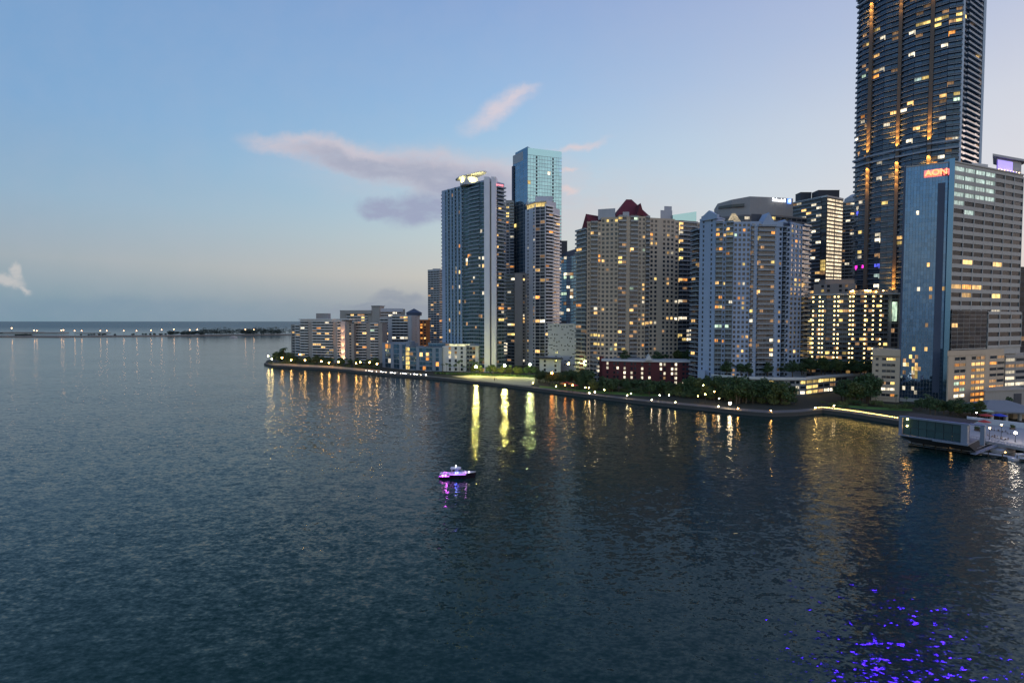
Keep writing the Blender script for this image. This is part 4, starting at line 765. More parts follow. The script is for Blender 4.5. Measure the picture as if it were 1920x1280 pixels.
# ------------------------------------------------------------------ far causeway island
D0 = wd(632); isl = []
top = [(-260, 2090, 0), (0, 2080, 0)]
m = MB(); fr = [(-600, 632.5), (-100, 632.3), (40, 632), (110, 632.5), (135, 631.6), (250, 631), (330, 630), (420, 629), (560, 628), (700, 627)]
pl = [pt(u, wd(v)) for u, v in fr]
m.prism(pl + [plus(x, (0, 90)) for x in reversed(pl)], -3, 2.6)
for (u0, u1, h) in ((-300, 5, 6.5), (0, 62, 7.5), (60, 110, 6.2), (140, 190, 4.5)):
    a, b = pt(u0, 2085), pt(u1, 2085); m.prism([a, b, plus(b, (0, 50)), plus(a, (0, 50))], 2.4, h * .9)
M['island'] = wall_mat('island_sand', (.20, .17, .15), .95); tag(link('island', m.mesh('island', [M['island']])), 'low flat causeway island across the bay', 'island', kind='structure')
def leaf_clump(mb, c, rad, n, s, rng, flat=.75):
    for _ in range(n):
        while True:
            q = Vector((rng.uniform(-1, 1), rng.uniform(-1, 1), rng.uniform(-1, 1)))
            if .25 < q.length < 1: break
        p = Vector(c) + Vector((q.x * rad, q.y * rad, q.z * rad * flat))
        a = Vector((rng.gauss(0, 1), rng.gauss(0, 1), rng.gauss(0, 1))).normalized(); b = a.cross(Vector((rng.gauss(0, 1), rng.gauss(0, 1), rng.gauss(0, 1)))).normalized()
        k = s * rng.uniform(.6, 1.3); a *= k; b *= k * .6
        mb.add([p - a, p + b * .8, p + a, p - b * .8], [(0, 1, 2, 3)])
M['leaffar'] = leaf_mat('far_foliage', (.030, .050, .045)); M['leaf'] = leaf_mat('dark_foliage', (.045, .085, .030)); M['leaf2'] = leaf_mat('olive_foliage', (.085, .11, .030)); M['palm'] = leaf_mat('palm_foliage', (.06, .10, .035))  # far leaves are bluer, distance haze put into their colour
M['bark'] = plain_mat('bark', (.09, .07, .05), .9)
m = MB(); rg = random.Random(3)
for k in range(150):
    u = rg.choice([rg.uniform(318, 580)] * 5 + [rg.uniform(140, 318), rg.uniform(30, 60)]); h = (rg.uniform(13, 27) if u > 380 else rg.uniform(7, 14)) if u > 318 else rg.uniform(2.5, 5)
    x, y = pt(u, wd(lerp(631, 628, max(0, u) / 560)) + rg.uniform(4, 60)); r_ = rg.uniform(.6, 1.1) * h * .9
    leaf_clump(m, (x, y, 3 + h * .5), r_, 60, 2.6, rg, .6)
tag(link('island_woods', m.mesh('island_woods', [M['leaffar']])), 'dark mangrove woods on the far causeway island', 'woods', kind='stuff')

# ------------------------------------------------------------------ lamps
def lamp_proto(name, hgt, rad, mat, label, group, cat='street lamp', hat=True):
    r = empty(name, (0, 0, 0), label, cat, group)
    m = MB(); m.tube([(0, 0, 0), (0, 0, .4), (0, 0, hgt - rad * .7)], [.14, .09, .06], 7); m.tube([(0, 0, 0), (0, 0, .25)], [.22, .2], 8); link('post', m.mesh('post', [M['postdark']]), r)
    m = MB(); m.ball((0, 0, hgt), rad, 10, 7); link('lamp_globe', m.mesh('lamp_globe', [mat], smooth=True), r)
    if hat:
        m = MB(); m.tube([(0, 0, hgt + rad * .75), (0, 0, hgt + rad * 1.15)], [rad * .8, rad * .15], 9); link('cap', m.mesh('cap', [M['postdark']]), r)
    return r
LM = {'w': lamp_mat('warm_lamp', (1, .50, .12), 90), 'y': lamp_mat('yellow_lamp', (1, .66, .20), 110), 'c': lamp_mat('white_lamp', (1, .76, .44), 80), 'o': lamp_mat('orange_lamp', (1, .34, .06), 60), 'f': lamp_mat('flood_lamp', (1, .88, .26), 800), 'F': lamp_mat('greenish_flood_lamp', (.85, 1, .42), 420), 'far': lamp_mat('far_lamp', (1, .50, .20), 14, False)}
PROTO = {}
def put_lamp(u, v, D, kind, name, label, group, rad=.45, cat='street lamp'):
    z = zv(v, D)
    hgt = max(1.0, z - 1.8); key = (kind, round(hgt * 2) / 2, rad)
    if key not in PROTO:
        r = lamp_proto(name, key[1], rad, LM[kind], label, group, cat); PROTO[key] = r; x, y = pt(u, D); r.location = (x, y, 1.8)
    else:
        x, y = pt(u, D); r = copy_tree(PROTO[key], (x, y, 1.8)); r.name = name; r['label'] = label; r['category'] = cat
        if group: r['group'] = group
        elif 'group' in r: del r['group']
    r['category'] = cat
    return r
G1 = 'warm lamps round the point'
for u, v in [(502, 667), (509, 673), (528, 671), (545, 675), (562, 664), (571, 675), (602, 677), (616, 680), (634, 678), (667, 681), (675, 679), (692, 679), (706, 682)]:
    put_lamp(u, v, shoreD(max(u, 498)) + 5, 'w' if u > 515 else 'y', 'street_lamp', 'warm yellow globe lamp on the promenade round the point', G1, .62)
G2 = 'small white lights on the dark straight seawall'
for k in range(14): put_lamp(682 + k * 8.0, 0, 1, 'c', 'x', '', None) if False else None
bol = empty('bollard_light', (0, 0, 0), 'small white bollard light standing on the dark straight seawall', 'bollard light', G2)
m = MB(); m.tube([(0, 0, 0), (0, 0, .8)], [.14, .12], 8); link('post', m.mesh('post', [M['postdark']]), bol); m = MB(); m.tube([(0, 0, .8), (0, 0, 1.2)], [.2, .2], 8); link('lamp_head', m.mesh('lamp_head', [lamp_mat('bollard_glow', (1, .86, .66), 14)]), bol)
for k in range(13):
    u = 686 + k * 9.2 + R.uniform(-1.5, 1.5); x, y = pt(u, shoreD(u) + .1); o = bol if k == 0 else copy_tree(bol, (0, 0, 0)); o.location = (x, y, 2.1)
for i, (u, v, kd, nm) in enumerate([(892, 687, 'f', 'leftmost'), (946, 684.5, 'f', 'middle'), (993.5, 683, 'F', 'rightmost')]):
    r = put_lamp(u, v, (466, 460, 452)[i], kd, 'floodlight', '%s of the three bright floodlights on tall posts behind the sand lot' % nm, 'floodlights of the sand lot', (.75, .76, .77)[i], 'floodlight')
G3 = 'small lamps in the gardens by the long grey seawall'
for u, v, kd, off in [(1000, 718, 'y', 2), (1043, 724, 'y', 2), (1098, 726, 'y', 5), (1105, 727, 'y', 5), (1116, 735, 'c', 2), (1106, 736, 'c', 2), (1134, 730, 'y', 3), (1184, 737, 'y', 3), (1177, 741, 'c', 3), (1238, 741, 'c', 8), (1256, 740, 'c', 8), (1223, 748.5, 'c', 3), (1268, 753.5, 'y', 2), (1349, 763, 'c', 2), (1386, 766, 'w', 2), (1448, 773, 'w', 2), (1310, 742, 'w', 14), (1324, 738, 'y', 14), (1350, 746, 'c', 12), (1532, 764, 'y', 3), (1567, 761, 'c', 9), (1320, 722, 'y', 24), (1341, 733, 'w', 22)]:
    put_lamp(u, v, shoreD(u) + off, kd, 'garden_lamp', 'small bright garden lamp by the long grey seawall', G3, .26, 'garden lamp')
put_lamp(1371, 755.5, shoreD(1371) + 4, 'c', 'floodlight', 'brightest white lamp before the dark trees, by the long grey seawall', None, .7, 'floodlight')
put_lamp(1035, 699, shoreD(1035) + 32, 'o', 'street_lamp', 'orange lamp among trees right of the sand lot', None, .8)
put_lamp(1066, 681, 430, 'y', 'street_lamp', 'yellow lamp below the white dotted podium', None, .8)
G4 = 'far lamps on the causeway'
fl = empty('street_lamp', (0, 0, 0), 'tiny warm lamp on the far causeway island', 'street lamp', G4)
m = MB(); m.tube([(0, 0, 0), (0, 0, 17.5)], [.25, .15], 6); link('post', m.mesh('post', [M['postdark']]), fl); m = MB(); m.ball((0, 0, 18), 1.25, 8, 6); link('lamp_globe', m.mesh('lamp_globe', [LM['far']]), fl)
for i, (u, v) in enumerate([(22, 615), (64, 619), (69, 620), (115, 619), (119, 618.5), (140, 620), (153, 620), (188, 620), (200, 620), (232, 620), (256, 620), (283, 619), (303, 618), (326, 617), (356, 618.5), (370, 618), (460, 617.5), (476, 618)]):
    x, y = pt(u, wd(lerp(631.5, 629, u / 500)) + 12); o = fl if i == 0 else copy_tree(fl, (0, 0, 0)); z = zv(v, y) - 18; o.location = (x, y, 2.6 if abs(z - 2.6) < 6 else z); o.scale = (1, 1, 1) if abs(z - 2.6) < 6 else (1, 1, (zv(v, y) - 2.6) / 18)
    if abs(z - 2.6) >= 6: o.location.z = 2.6
    else: o.scale = (1, 1, (zv(v, y) - 2.6) / 18)

# ------------------------------------------------------------------ trees
def tree_proto(name, seed, hgt, wid, mat, label, cat='tree', group=None, dens=1.0):
    rg = random.Random(seed); r = empty(name, (0, 0, 0), label, cat, group)
    m = MB(); top = hgt * .45; m.tube([(0, 0, -.3), (rg.uniform(-.2, .2), 0, top * .5), (rg.uniform(-.3, .3), rg.uniform(-.3, .3), top)], [hgt * .035, hgt * .028, hgt * .02], 7)
    cs = []
    for k in range(12):
        a = k * 2.4 + rg.uniform(-.4, .4); rr = wid * rg.uniform(.35, .72) if k else 0; c = (rr * math.cos(a), rr * math.sin(a), hgt * (rg.uniform(.34, .8) if k else .86)); cs.append(c)
        m.tube([(0, 0, top * rg.uniform(.6, 1)), (c[0] * .5, c[1] * .5, (top + c[2]) / 2), c], [hgt * .014, hgt * .01, hgt * .004], 5)
    link('trunk', m.mesh('trunk', [M['bark']]), r)
    m = MB()
    for c in cs: leaf_clump(m, c, wid * rg.uniform(.32, .5), int(150 * dens), hgt * .045, rg, .8)
    link('crown', m.mesh('crown', [mat]), r)
    return r
def palm_proto(name, seed, hgt, label, group=None):
    rg = random.Random(seed); r = empty(name, (0, 0, 0), label, 'palm tree', group)
    lx = rg.uniform(-.6, .6); m = MB(); m.tube([(0, 0, -.2), (lx * .3, 0, hgt * .4), (lx, 0, hgt)], [.24, .17, .13], 7); link('trunk', m.mesh('trunk', [M['bark']]), r)
    m = MB()
    for k in range(17):
        a = k * 2.399; el = rg.uniform(-.2, 1.0); L_ = rg.uniform(2.3, 3.1); prev = None
        for s_ in range(6):
            t = s_ / 5; rad = L_ * t * math.cos(el * (1 - t * .3)); zz = hgt + L_ * (math.sin(el) * t - .75 * t * t); c = Vector((lx + rad * math.cos(a), rad * math.sin(a), zz)); w = .42 * math.sin(math.pi * min(1, t * .85 + .12))
            sd = Vector((-math.sin(a), math.cos(a), 0)) * w
            if prev: m.add([prev[0] + prev[1] - Vector((0, 0, prev[2] * .5)), prev[0], c, c + sd - Vector((0, 0, w * .5))], [(0, 1, 2, 3)]); m.add([prev[0], prev[0] - prev[1] - Vector((0, 0, prev[2] * .5)), c - sd - Vector((0, 0, w * .5)), c], [(0, 1, 2, 3)])
            prev = (c, sd, w)
    link('crown', m.mesh('crown', [M['palm']]), r)
    return r
def shrub_proto(name, seed, hgt, mat, label):
    rg = random.Random(seed); r = empty(name, (0, 0, 0), label, 'shrub'); m = MB()
    for k in range(3): a = k * 2.1; m.tube([(0, 0, -.1), (.5 * math.cos(a), .5 * math.sin(a), hgt * .5)], [.06, .03], 5)
    link('stem', m.mesh('stem', [M['bark']]), r); m = MB()
    for k in range(6): a = k * 1.05 + rg.uniform(-.3, .3); rr = hgt * rg.uniform(.3, .75); leaf_clump(m, (rr * math.cos(a), rr * math.sin(a), hgt * rg.uniform(.35, .75)), hgt * rg.uniform(.35, .5), 70, hgt * .1, rg, .8)
    link('foliage', m.mesh('foliage', [mat]), r); return r
used = set()
def plant(proto, u, D, s=1.0, z=1.8, label=None, group=None, cat=None):
    x, y = pt(u, D); first = proto.name not in used; used.add(proto.name)
    o = proto if first else copy_tree(proto, (0, 0, 0))
    o.location = (x, y, z); o.rotation_euler = (0, 0, R.uniform(0, 6.28)); k = s * R.uniform(.88, 1.12); o.scale = (k, k, s * R.uniform(.88, 1.12))
    if label: o['label'] = label
    if group: o['group'] = group
    return o
T = [tree_proto('leafy_tree', 50 + k, 11, 4.6, M['leaf'] if k < 3 else M['leaf2'], 'dark leafy tree') for k in range(4)]
PL = [palm_proto('palm_tree', 80 + k, 9 + k, 'palm tree') for k in range(3)]
def grove(n, u0, u1, D0, D1, s0, s1, label, group, kinds=None, z=1.8):
    for k in range(n):
        t = (k + R.random()) / n; u = lerp(u0, u1, t)
        D_ = lerp(D0, D1, t) + R.uniform(-6, 6)
        plant((kinds or T)[R.randrange(len(kinds or T))], u, D_, R.uniform(s0, s1), z, label, group)
grove(6, 513, 548, 606, 592, 1.0, 1.5, 'large dark tree in the clump at the tip of the point', 'trees at the tip of the point')
plant(PL[1], 532, 596, 2.0, 1.8, 'tall palm rising above the dark trees at the tip of the point')
grove(15, 552, 712, 588, 540, .75, 1.05, 'dark leafy tree in front of the slab with the orange fin', 'trees before the slab with the orange fin')
grove(6, 552, 712, 580, 520, .8, 1.1, 'palm in front of the slab with the orange fin', 'palms before the slab with the orange fin', PL)
grove(5, 790, 845, 610, 590, 1.3, 1.6, 'dark tree behind the roofs of the low blue glass block', 'trees behind the low blue glass block', z=8)
grove(12, 828, 905, 496, 488, .8, 1.15, 'palm in the row before the low white block', 'palms before the low white block', PL)
grove(10, 885, 1005, 488, 468, .7, .95, 'lamp lit tree behind the three floodlights', 'trees behind the floodlights', [T[3], T[1]])
grove(6, 890, 1005, 480, 463, .75, .95, 'palm behind the three floodlights', 'palms behind the floodlights', PL)
grove(9, 1004, 1060, 424, 402, .6, .9, 'low dark tree right of the sand lot', 'trees right of the sand lot')
grove(8, 1055, 1110, 405, 385, .9, 1.2, 'dark tree left of the dark red brick block', 'trees left of the red brick block')
grove(24, 1085, 1300, 380, 356, .55, .8, 'dark leafy tree in front of the dark red brick block', 'trees before the red brick block')
grove(6, 1120, 1290, 366, 348, .6, .8, 'palm in front of the dark red brick block', 'palms before the red brick block', PL)
grove(8, 1135, 1292, 424, 425, 1.0, 1.25, 'dark tree behind the roof of the dark red brick block', 'trees behind the red brick block', z=14)
grove(12, 1290, 1376, 350, 322, .95, 1.35, 'dark leafy tree at the foot of the blue grey block', 'trees at the foot of the blue grey block')
grove(14, 1368, 1482, 318, 306, 1.1, 1.5, 'large dark tree in the grove by the seawall corner', 'grove by the seawall corner')
grove(9, 1362, 1510, 362, 362, .8, 1.15, 'dark tree planted on the grey podium roof', 'trees on the grey podium roof', z=13)
grove(13, 1500, 1640, 376, 362, .8, 1.15, 'dark tree in front of the hotel foot', 'trees before the hotel', z=13)
grove(8, 1572, 1640, 318, 304, 1.1, 1.6, 'large dark tree left of the pale narrow parking garage', 'trees left of the pale garage')
grove(5, 1636, 1760, 302, 292, .5, .7, 'small palm before the mirror glass office', 'palms before the mirror glass office', PL)
grove(10, 1748, 1846, 268, 262, .55, .72, 'low bushy green tree behind the glass pavilion roof', 'bushy trees behind the pavilion', [T[3], T[0]], z=3.4)
grove(4, 1690, 1900, 288, 280, .5, .8, 'small dark tree between the garages and the pavilion', 'trees between the garages and pavilion')
SHR = [shrub_proto('shrub', 90 + k, 2.2 + .5 * k, M['leaf'] if k % 2 else M['leaf2'], 'leafy shrub') for k in range(3)]
grove(46, 1030, 1490, 386, 304, .8, 1.5, 'rounded green shrub in the garden along the long grey seawall', 'shrubs along the long grey seawall', SHR)
grove(22, 1230, 1500, 352, 318, .8, 1.6, 'rounded green shrub under the grove by the seawall corner', 'shrubs under the corner grove', SHR)
grove(26, 506, 712, 598, 528, .9, 1.6, 'rounded green shrub behind the low added wall round the point', 'shrubs behind the garden wall', SHR)
grove(16, 1545, 1720, 306, 292, .7, 1.2, 'rounded green shrub behind the yellow walkway lights', 'shrubs behind the walkway lights', SHR)
grove(9, 1100, 1300, 366, 340, .55, 1.0, 'dark leafy tree between the red brick block and seawall lamps', 'trees between brick block and seawall')
grove(8, 1300, 1400, 330, 316, .6, 1.1, 'dark leafy tree near the brightest white lamp', 'trees near the brightest white lamp')
hb = MB(); rg = random.Random(5)
for k in range(150):
    u = rg.uniform(812, 1006); D_ = lerp(487, 456, (u - 812) / 194); leaf_clump(hb, (*pt(u, D_ + rg.uniform(-.8, .8)), 2.6), 1.0, 16, .45, rg, .8)
x, y = pt(910, 472); tag(link('hedge', hb.mesh('hedge', [leaf_mat('hedge_leaves', (.05, .10, .02))], (x, y, 1.8)), loc=(x, y, 1.8)), 'long low green hedge between the sand lot and the floodlights', 'hedge')
# ------------------------------------------------------------------ boats
def hull(mb, L, W, z0, zs, zb, mi=0):   # bow towards +x
    st = []; n = 12
    for i in range(n + 1):
        t = i / n; x = -L / 2 + L * t; w = W / 2 * (1 - max(0, (t - .45) / .55) ** 2.2) * (.92 + .08 * min(1, t * 4)); w = max(w, .03); zz = lerp(zs, zb, t ** 1.6)
        st.append([(x - (.0 if t < 1 else .0), -w, zz), (x - t * .5 * (t > .8), -w * .72, z0), (x - t * .5 * (t > .8), w * .72, z0), (x, w, zz)])
    vs = [q for s in st for q in s]; fs = []
    for i in range(n):
        for k in range(3): fs.append((i * 4 + k, i * 4 + k + 1, i * 4 + 5 + k, i * 4 + 4 + k))
        fs.append((i * 4 + 3, i * 4, i * 4 + 4, i * 4 + 7))
    fs += [(0, 3, 2, 1), (n * 4, n * 4 + 1, n * 4 + 2, n * 4 + 3)]
    mb.add(vs, fs, mi)
M['gel'] = plain_mat('white_gelcoat', (.62, .60, .66), .3); M['hulldark'] = plain_mat('dark_hull_paint', (.015, .01, .02), .25)
D_ = wd(895); x, y = pt(857.5, D_)
b = empty('motor_boat', (x, y, 0), 'dark hulled motor boat glowing with purple and blue lights on the open water', 'boat', rz=.03)
L_ = 11.8
m = MB(); hull(m, L_, 3.4, -.4, 1.15, 1.75); link('hull', m.mesh('hull', [M['hulldark']]), b)
m = MB(); hull(m, L_ * .985, 3.3, 1.16, 1.3, 1.98); dk = link('deck', m.mesh('deck', [M['gel']]), b)
m = MB(); m.prism([(-1.0, -1.2), (1.6, -1.05), (3.3, -.45), (3.3, .45), (1.6, 1.05), (-1.0, 1.2)], 1.3, 2.0, 0, [2.2, 2.15, 1.85, 1.85, 2.15, 2.2]); link('cabin', m.mesh('cabin', [M['gel']]), b)
m = MB(); m.add([(.6, -1.1, 2.18), (2.0, -.85, 2.12), (2.0, .85, 2.12), (.6, 1.1, 2.18), (-.1, -1.0, 3.0), (.5, -.8, 3.0), (.5, .8, 3.0), (-.1, 1.0, 3.0)], MB.BF); link('windscreen', m.mesh('windscreen', [M['glassblue']]), b)
m = MB(); m.prism([(-2.3, -1.15), (.2, -1.15), (1.0, -.7), (1.0, .7), (.2, 1.15), (-2.3, 1.15)], 3.05, 3.2, 0, [3.25, 3.3, 3.22, 3.22, 3.3, 3.25])
for sx in (-2.0, -.2):
    for sy in (-1, 1): m.tube([(sx, sy * 1.1, 1.3), (sx + .15, sy * 1.05, 3.1)], [.05, .05], 6)
link('hardtop', m.mesh('hardtop', [M['gel']]), b)
m = MB(); m.tube([(-.6, 0, 3.3), (-.6, 0, 3.62)], [.05, .05], 6); mast = link('mast', m.mesh('mast', [M['gel']]), b)
m = MB(); m.ball((-.6, 0, 3.75), .22, 8, 6); link('mast_light', m.mesh('mast_light', [lamp_mat('mast_glow', (1, .97, 1), 6)]), mast)
pur = lamp_mat('purple_boat_glow', (.60, .04, 1), 3); pk = lamp_mat('pink_boat_glow', (1, .25, .95), 6); blu = lamp_mat('blue_boat_glow', (.10, .10, 1), 7)
m = MB(); m.box(-5.7, -2.6, -1.64, -1.55, .8, 1.05); m.box(-5.95, -5.9, -1.3, 1.3, .5, .8); link('light_strip', m.mesh('light_strip', [pur]), b)
for k, xx in enumerate((-4.7, -3.8)): m = MB(); m.ball((xx, -1.62, 1.15), .26, 8, 6); link('deck_light', m.mesh('deck_light', [pk]), b)
m = MB(); m.box(-2.6, 2.6, -1.66, -1.58, 1.32, 1.56); link('light_strip', m.mesh('light_strip', [lamp_mat('violet_boat_glow', (.62, .10, 1), 1.5)]), b)
for xx in (-.6, .1): m = MB(); m.ball((xx, -1.25, 2.0), .22, 8, 6); link('cabin_light', m.mesh('cabin_light', [blu]), b)
m = MB(); m.ball((3.6, -.9, 2.05), .25, 8, 6); link('bow_light', m.mesh('bow_light', [lamp_mat('bow_glow', (1, .9, .8), 3)]), b)
for xx, sy in ((-4.2, .5), (-3.0, -.6), (-4.9, -.4)): m = MB(); m.box(xx - .5, xx + .5, sy - .5, sy + .5, 1.31, 1.75); link('seat', m.mesh('seat', [M['gel']]), b)
for nm, e, c, loc in (('cockpit_glow', 170, (.7, .1, 1), (-3.6, -.2, 2.6)), ('cabin_glow', 100, (.1, .15, 1), (-.4, -1.9, 1.9)), ('bow_glow', 60, (.8, .35, 1), (2.6, -1.2, 2.5))):
    l = bpy.data.lights.new(nm, 'POINT'); l.energy = e; l.color = c; l.shadow_soft_size = .2; o = bpy.data.objects.new(nm, l); col.objects.link(o); o.parent = b; o.location = loc
def small_boat(u, v, L_, label, rz=0):
    x, y = pt(u, wd(v)); b = empty('motor_boat', (x, y, 0), label, 'boat', rz=rz)
    m = MB(); hull(m, L_, L_ * .3, -.3, L_ * .1, L_ * .14); link('hull', m.mesh('hull', [M['gel']]), b)
    m = MB(); m.prism([(-L_ * .2, -L_ * .1), (L_ * .15, -L_ * .08), (L_ * .15, L_ * .08), (-L_ * .2, L_ * .1)], L_ * .1, L_ * .2); m.box(-L_ * .22, L_ * .12, -L_ * .1, L_ * .1, L_ * .235, L_ * .25); link('cabin', m.mesh('cabin', [M['gel']]), b)
    m = MB(); m.box(-L_ * .19, L_ * .152, -L_ * .101, L_ * .101, L_ * .15, L_ * .185); link('window', m.mesh('window', [M['glass']]), b)
    return b
small_boat(438, 633, 22, 'small white boat on the far water below the island woods', .1)
small_boat(320, 606.2, 60, 'tiny white ship near the horizon beyond the causeway')
small_boat(1894, 846, 13, 'white motor cruiser moored at the dock at the right edge', .35)
small_boat(1866, 838, 6, 'small white launch beside the gangway right of the pavilion', -.4)
small_boat(1925, 862, 9, 'white boat cut off by the right edge, outside the dock', .1)

# ------------------------------------------------------------------ waterside glass pavilion and its deck
M['frame'] = plain_mat('pale_blue_frame', (.20, .23, .30), .45); M['deck'] = wall_mat('grey_deck', (.36, .36, .38), .8)
e0, e1 = pt(1692, 213), pt(1822, 196); L_ = math.hypot(e1[0] - e0[0], e1[1] - e0[1]); d_ = ((e1[0] - e0[0]) / L_, (e1[1] - e0[1]) / L_); n_ = (d_[1], -d_[0])
b = empty('restaurant_pavilion', (e0[0], e0[1], 0), 'two storey glass pavilion with pale blue frame over the water', 'pavilion'); org = (e0[0], e0[1], 0)
def bp(name, mb, mat, par=None, label=None):
    if name == 'column':
        for k in mb.islands(): link(name, k.mesh(name, [mat], org), b)
        return
    o = link(name, mb.mesh(name, [mat], org), par or b)
    if label: o['label'] = label
    return o
zt, zb = 12.0, 4.7; dep = 13
m = MB(); m.obox(e0, d_, n_, 0, L_, -dep, -.56, zt - .5, zt); bp('roof', m, M['matblack']); m = MB(); m.obox(e0, d_, n_, -.2, L_ + .2, -.55, .5, zt - .6, zt + .1); bp('fascia', m, M['frame'])
m = MB(); m.obox(e0, d_, n_, -.2, .9, -dep, .45, zb + .01, zt - .61); m.obox(e0, d_, n_, L_ - 2.1, L_ - .2, -2.2, .45, zb + .01, zt - .61); m.obox(e0, d_, n_, L_ + 3.2, L_ + 4.4, -2, -.6, zb, zt - .3); m.obox(e0, d_, n_, L_ + .1, L_ + 4.6, -2.1, -.5, zt - .29, zt + .1); bp('column', m, M['frame'])
m = MB(); m.obox(e0, d_, n_, -.3, L_ + .3, -dep, .7, zb - .45, zb); m.obox(e0, d_, n_, L_ * .52, L_ + .32, .7, 1.8, zb - .6, zb - .02); bp('floor_slab', m, M['frame'])
for k in range(7):
    a0 = .92 + (L_ - 3.1) * k / 7; a1 = .92 + (L_ - 3.1) * (k + 1) / 7 - .14
    for (c0, c1) in ((zb + .02, 7.6), (7.75, zt - .62)): m = MB(); m.obox(e0, d_, n_, a0, a1, -.72, -.6, c0, c1); bp('window', m, M['pavglass'] if 'pavglass' in M else M.setdefault('pavglass', glass_mat('dark_green_glass', (.025, .07, .085), .35, .08, .02, .2)))
m = MB(); m.obox(e0, d_, n_, 1.62, L_ - 2.3, -dep + .2, -.9, 7.58, 7.78); m.obox(e0, d_, n_, 1.62, L_ - 2.3, -dep, -dep + .3, zb, zt - 1); bp('wall', m, M['navy'])
m = MB(); m.hexa([(e0[0] + d_[0] * 4 + n_[0] * -1, e0[1] + d_[1] * 4 + n_[1] * -1, 2.0), (e0[0] + d_[0] * (L_ + 2) - n_[0], e0[1] + d_[1] * (L_ + 2) - n_[1], 2.0), (e0[0] + d_[0] * (L_ + 2) - n_[0] * dep, e0[1] + d_[1] * (L_ + 2) - n_[1] * dep, 2.0), (e0[0] + d_[0] * 4 - n_[0] * dep, e0[1] + d_[1] * 4 - n_[1] * dep, 2.0)] + [(e0[0] + d_[0] * q + n_[0] * w, e0[1] + d_[1] * q + n_[1] * w, zb - .47) for q, w in ((.3, .4), (L_ + .2, .6), (L_ + .2, -dep), (.3, -dep))]); bp('base', m, M['matblack'], label='dark tapering base over the water')
for k in range(3): m = MB(); m.ball((e0[0] + d_[0] * (2.4 + (0, 0, 14)[k]) + n_[0] * (-.3, -.3, -1.1)[k], e0[1] + d_[1] * (2.4 + (0, 0, 14)[k]) + n_[1] * (-.3, -.3, -1.1)[k], (11, 8.3, 6)[k]), .24, 8, 6); bp('lamp_globe', m, LM['w'] if k < 2 else LM['c']) if k < 2 else None
# dock in front
f0, f1 = pt(1709, wd(829, 1)), pt(1965, wd(865, 1)); Lf = math.hypot(f1[0] - f0[0], f1[1] - f0[1]); df = ((f1[0] - f0[0]) / Lf, (f1[1] - f0[1]) / Lf); nf_ = (df[1], -df[0])
dk = empty('dock', (*f0, 0), 'long narrow dock along the water in front of the glass pavilion', 'dock')
m = MB(); m.obox(f0, df, nf_, 0, Lf, -2.2, 0, .75, 1.0); link('deck', m.mesh('deck', [M['deck']], (*f0, 0)), dk)
m = MB(); m.obox(f0, df, nf_, -.1, Lf + .1, -2.3, .12, .35, .74); link('fascia', m.mesh('fascia', [M['matblack']], (*f0, 0)), dk)
for k in range(10): m = MB(); a = Lf * (k + .3) / 10; c = (f0[0] + df[0] * a + nf_[0] * .35, f0[1] + df[1] * a + nf_[1] * .35); m.tube([(*c, -2), (*c, 1.9)], [.16, .16], 8); link('pile', m.mesh('pile', [M['bark']], (*f0, 0)), dk)
m = MB(); m.obox(f0, df, nf_, 0, Lf * .97, -2.12, -2.06, 1.9, 1.98)
for k in range(30): m.obox(f0, df, nf_, Lf * k / 31, Lf * k / 31 + .06, -2.11, -2.07, 1.0, 1.9)
link('railing', m.mesh('railing', [M['steel']], (*f0, 0)), dk)
for u, v, kd, o_ in ((1790, 836, 'w', .5), (1893, 848, 'w', .4), (1829, 837, 'c', 3.0), (1846, 836.5, 'c', 4)):
    x, y = pt(u, wd(v, 1.6)); r = empty('dock_light', (x, y, .99), 'low %s light standing on the narrow dock' % ('amber' if kd == 'w' else 'white'), 'dock light', '%s dock lights' % ('amber' if kd == 'w' else 'white'))
    m = MB(); m.tube([(0, 0, 0), (0, 0, .5)], [.07, .07], 6); link('post', m.mesh('post', [M['postdark']]), r); m = MB(); m.ball((0, 0, .68), .24, 8, 6); link('lamp_globe', m.mesh('lamp_globe', [M.setdefault('docklamp' + kd, lamp_mat('dock_lamp_' + ('amber' if kd == 'w' else 'white'), (1, .5, .14) if kd == 'w' else (1, .86, .66), 14 if kd == 'w' else 3))]), r)
# terrace deck right of the pavilion
m = MB(); t0 = [(1826, 212), (1960, 190), (1990, 236), (1700, 252), (1694, 236), (1760, 226)]; m.prism(P(*t0), 2.2, 3.3); x, y = pt(1850, 220)
tr = empty('terrace', (x, y, 0), 'pale waterside terrace deck right of the glass pavilion', 'terrace'); link('deck', m.mesh('deck', [M['deck']], (x, y, 0)), tr)
m = MB()
for u, D_ in ((1840, 212), (1880, 206), (1930, 200), (1860, 230), (1910, 226)): m.tube([(*pt(u, D_), -2), (*pt(u, D_), 2.2)], [.4, .4], 8)
[link('pile', k_.mesh('pile', [M['deck']], (x, y, 0)), tr) for k_ in m.islands()]
m = MB(); pl = P((1826, 211), (1960, 189)); l_ = math.hypot(pl[1][0] - pl[0][0], pl[1][1] - pl[0][1]); dd = ((pl[1][0] - pl[0][0]) / l_, (pl[1][1] - pl[0][1]) / l_); nn = (dd[1], -dd[0]); m.obox(pl[0], dd, nn, 0, l_, -.3, -.22, 4.3, 4.4)
for k in range(22): m.obox(pl[0], dd, nn, l_ * k / 22, l_ * k / 22 + .07, -.3, -.24, 3.3, 4.3)
link('railing', m.mesh('railing', [M['frame']], (x, y, 0)), tr)
m = MB(); m.prism(P((1818, 247), (1960, 226), (1960, 227), (1818, 248.2)), 3.31, 5.6); link('wall', m.mesh('wall', [M['white']], (x, y, 0)), tr)
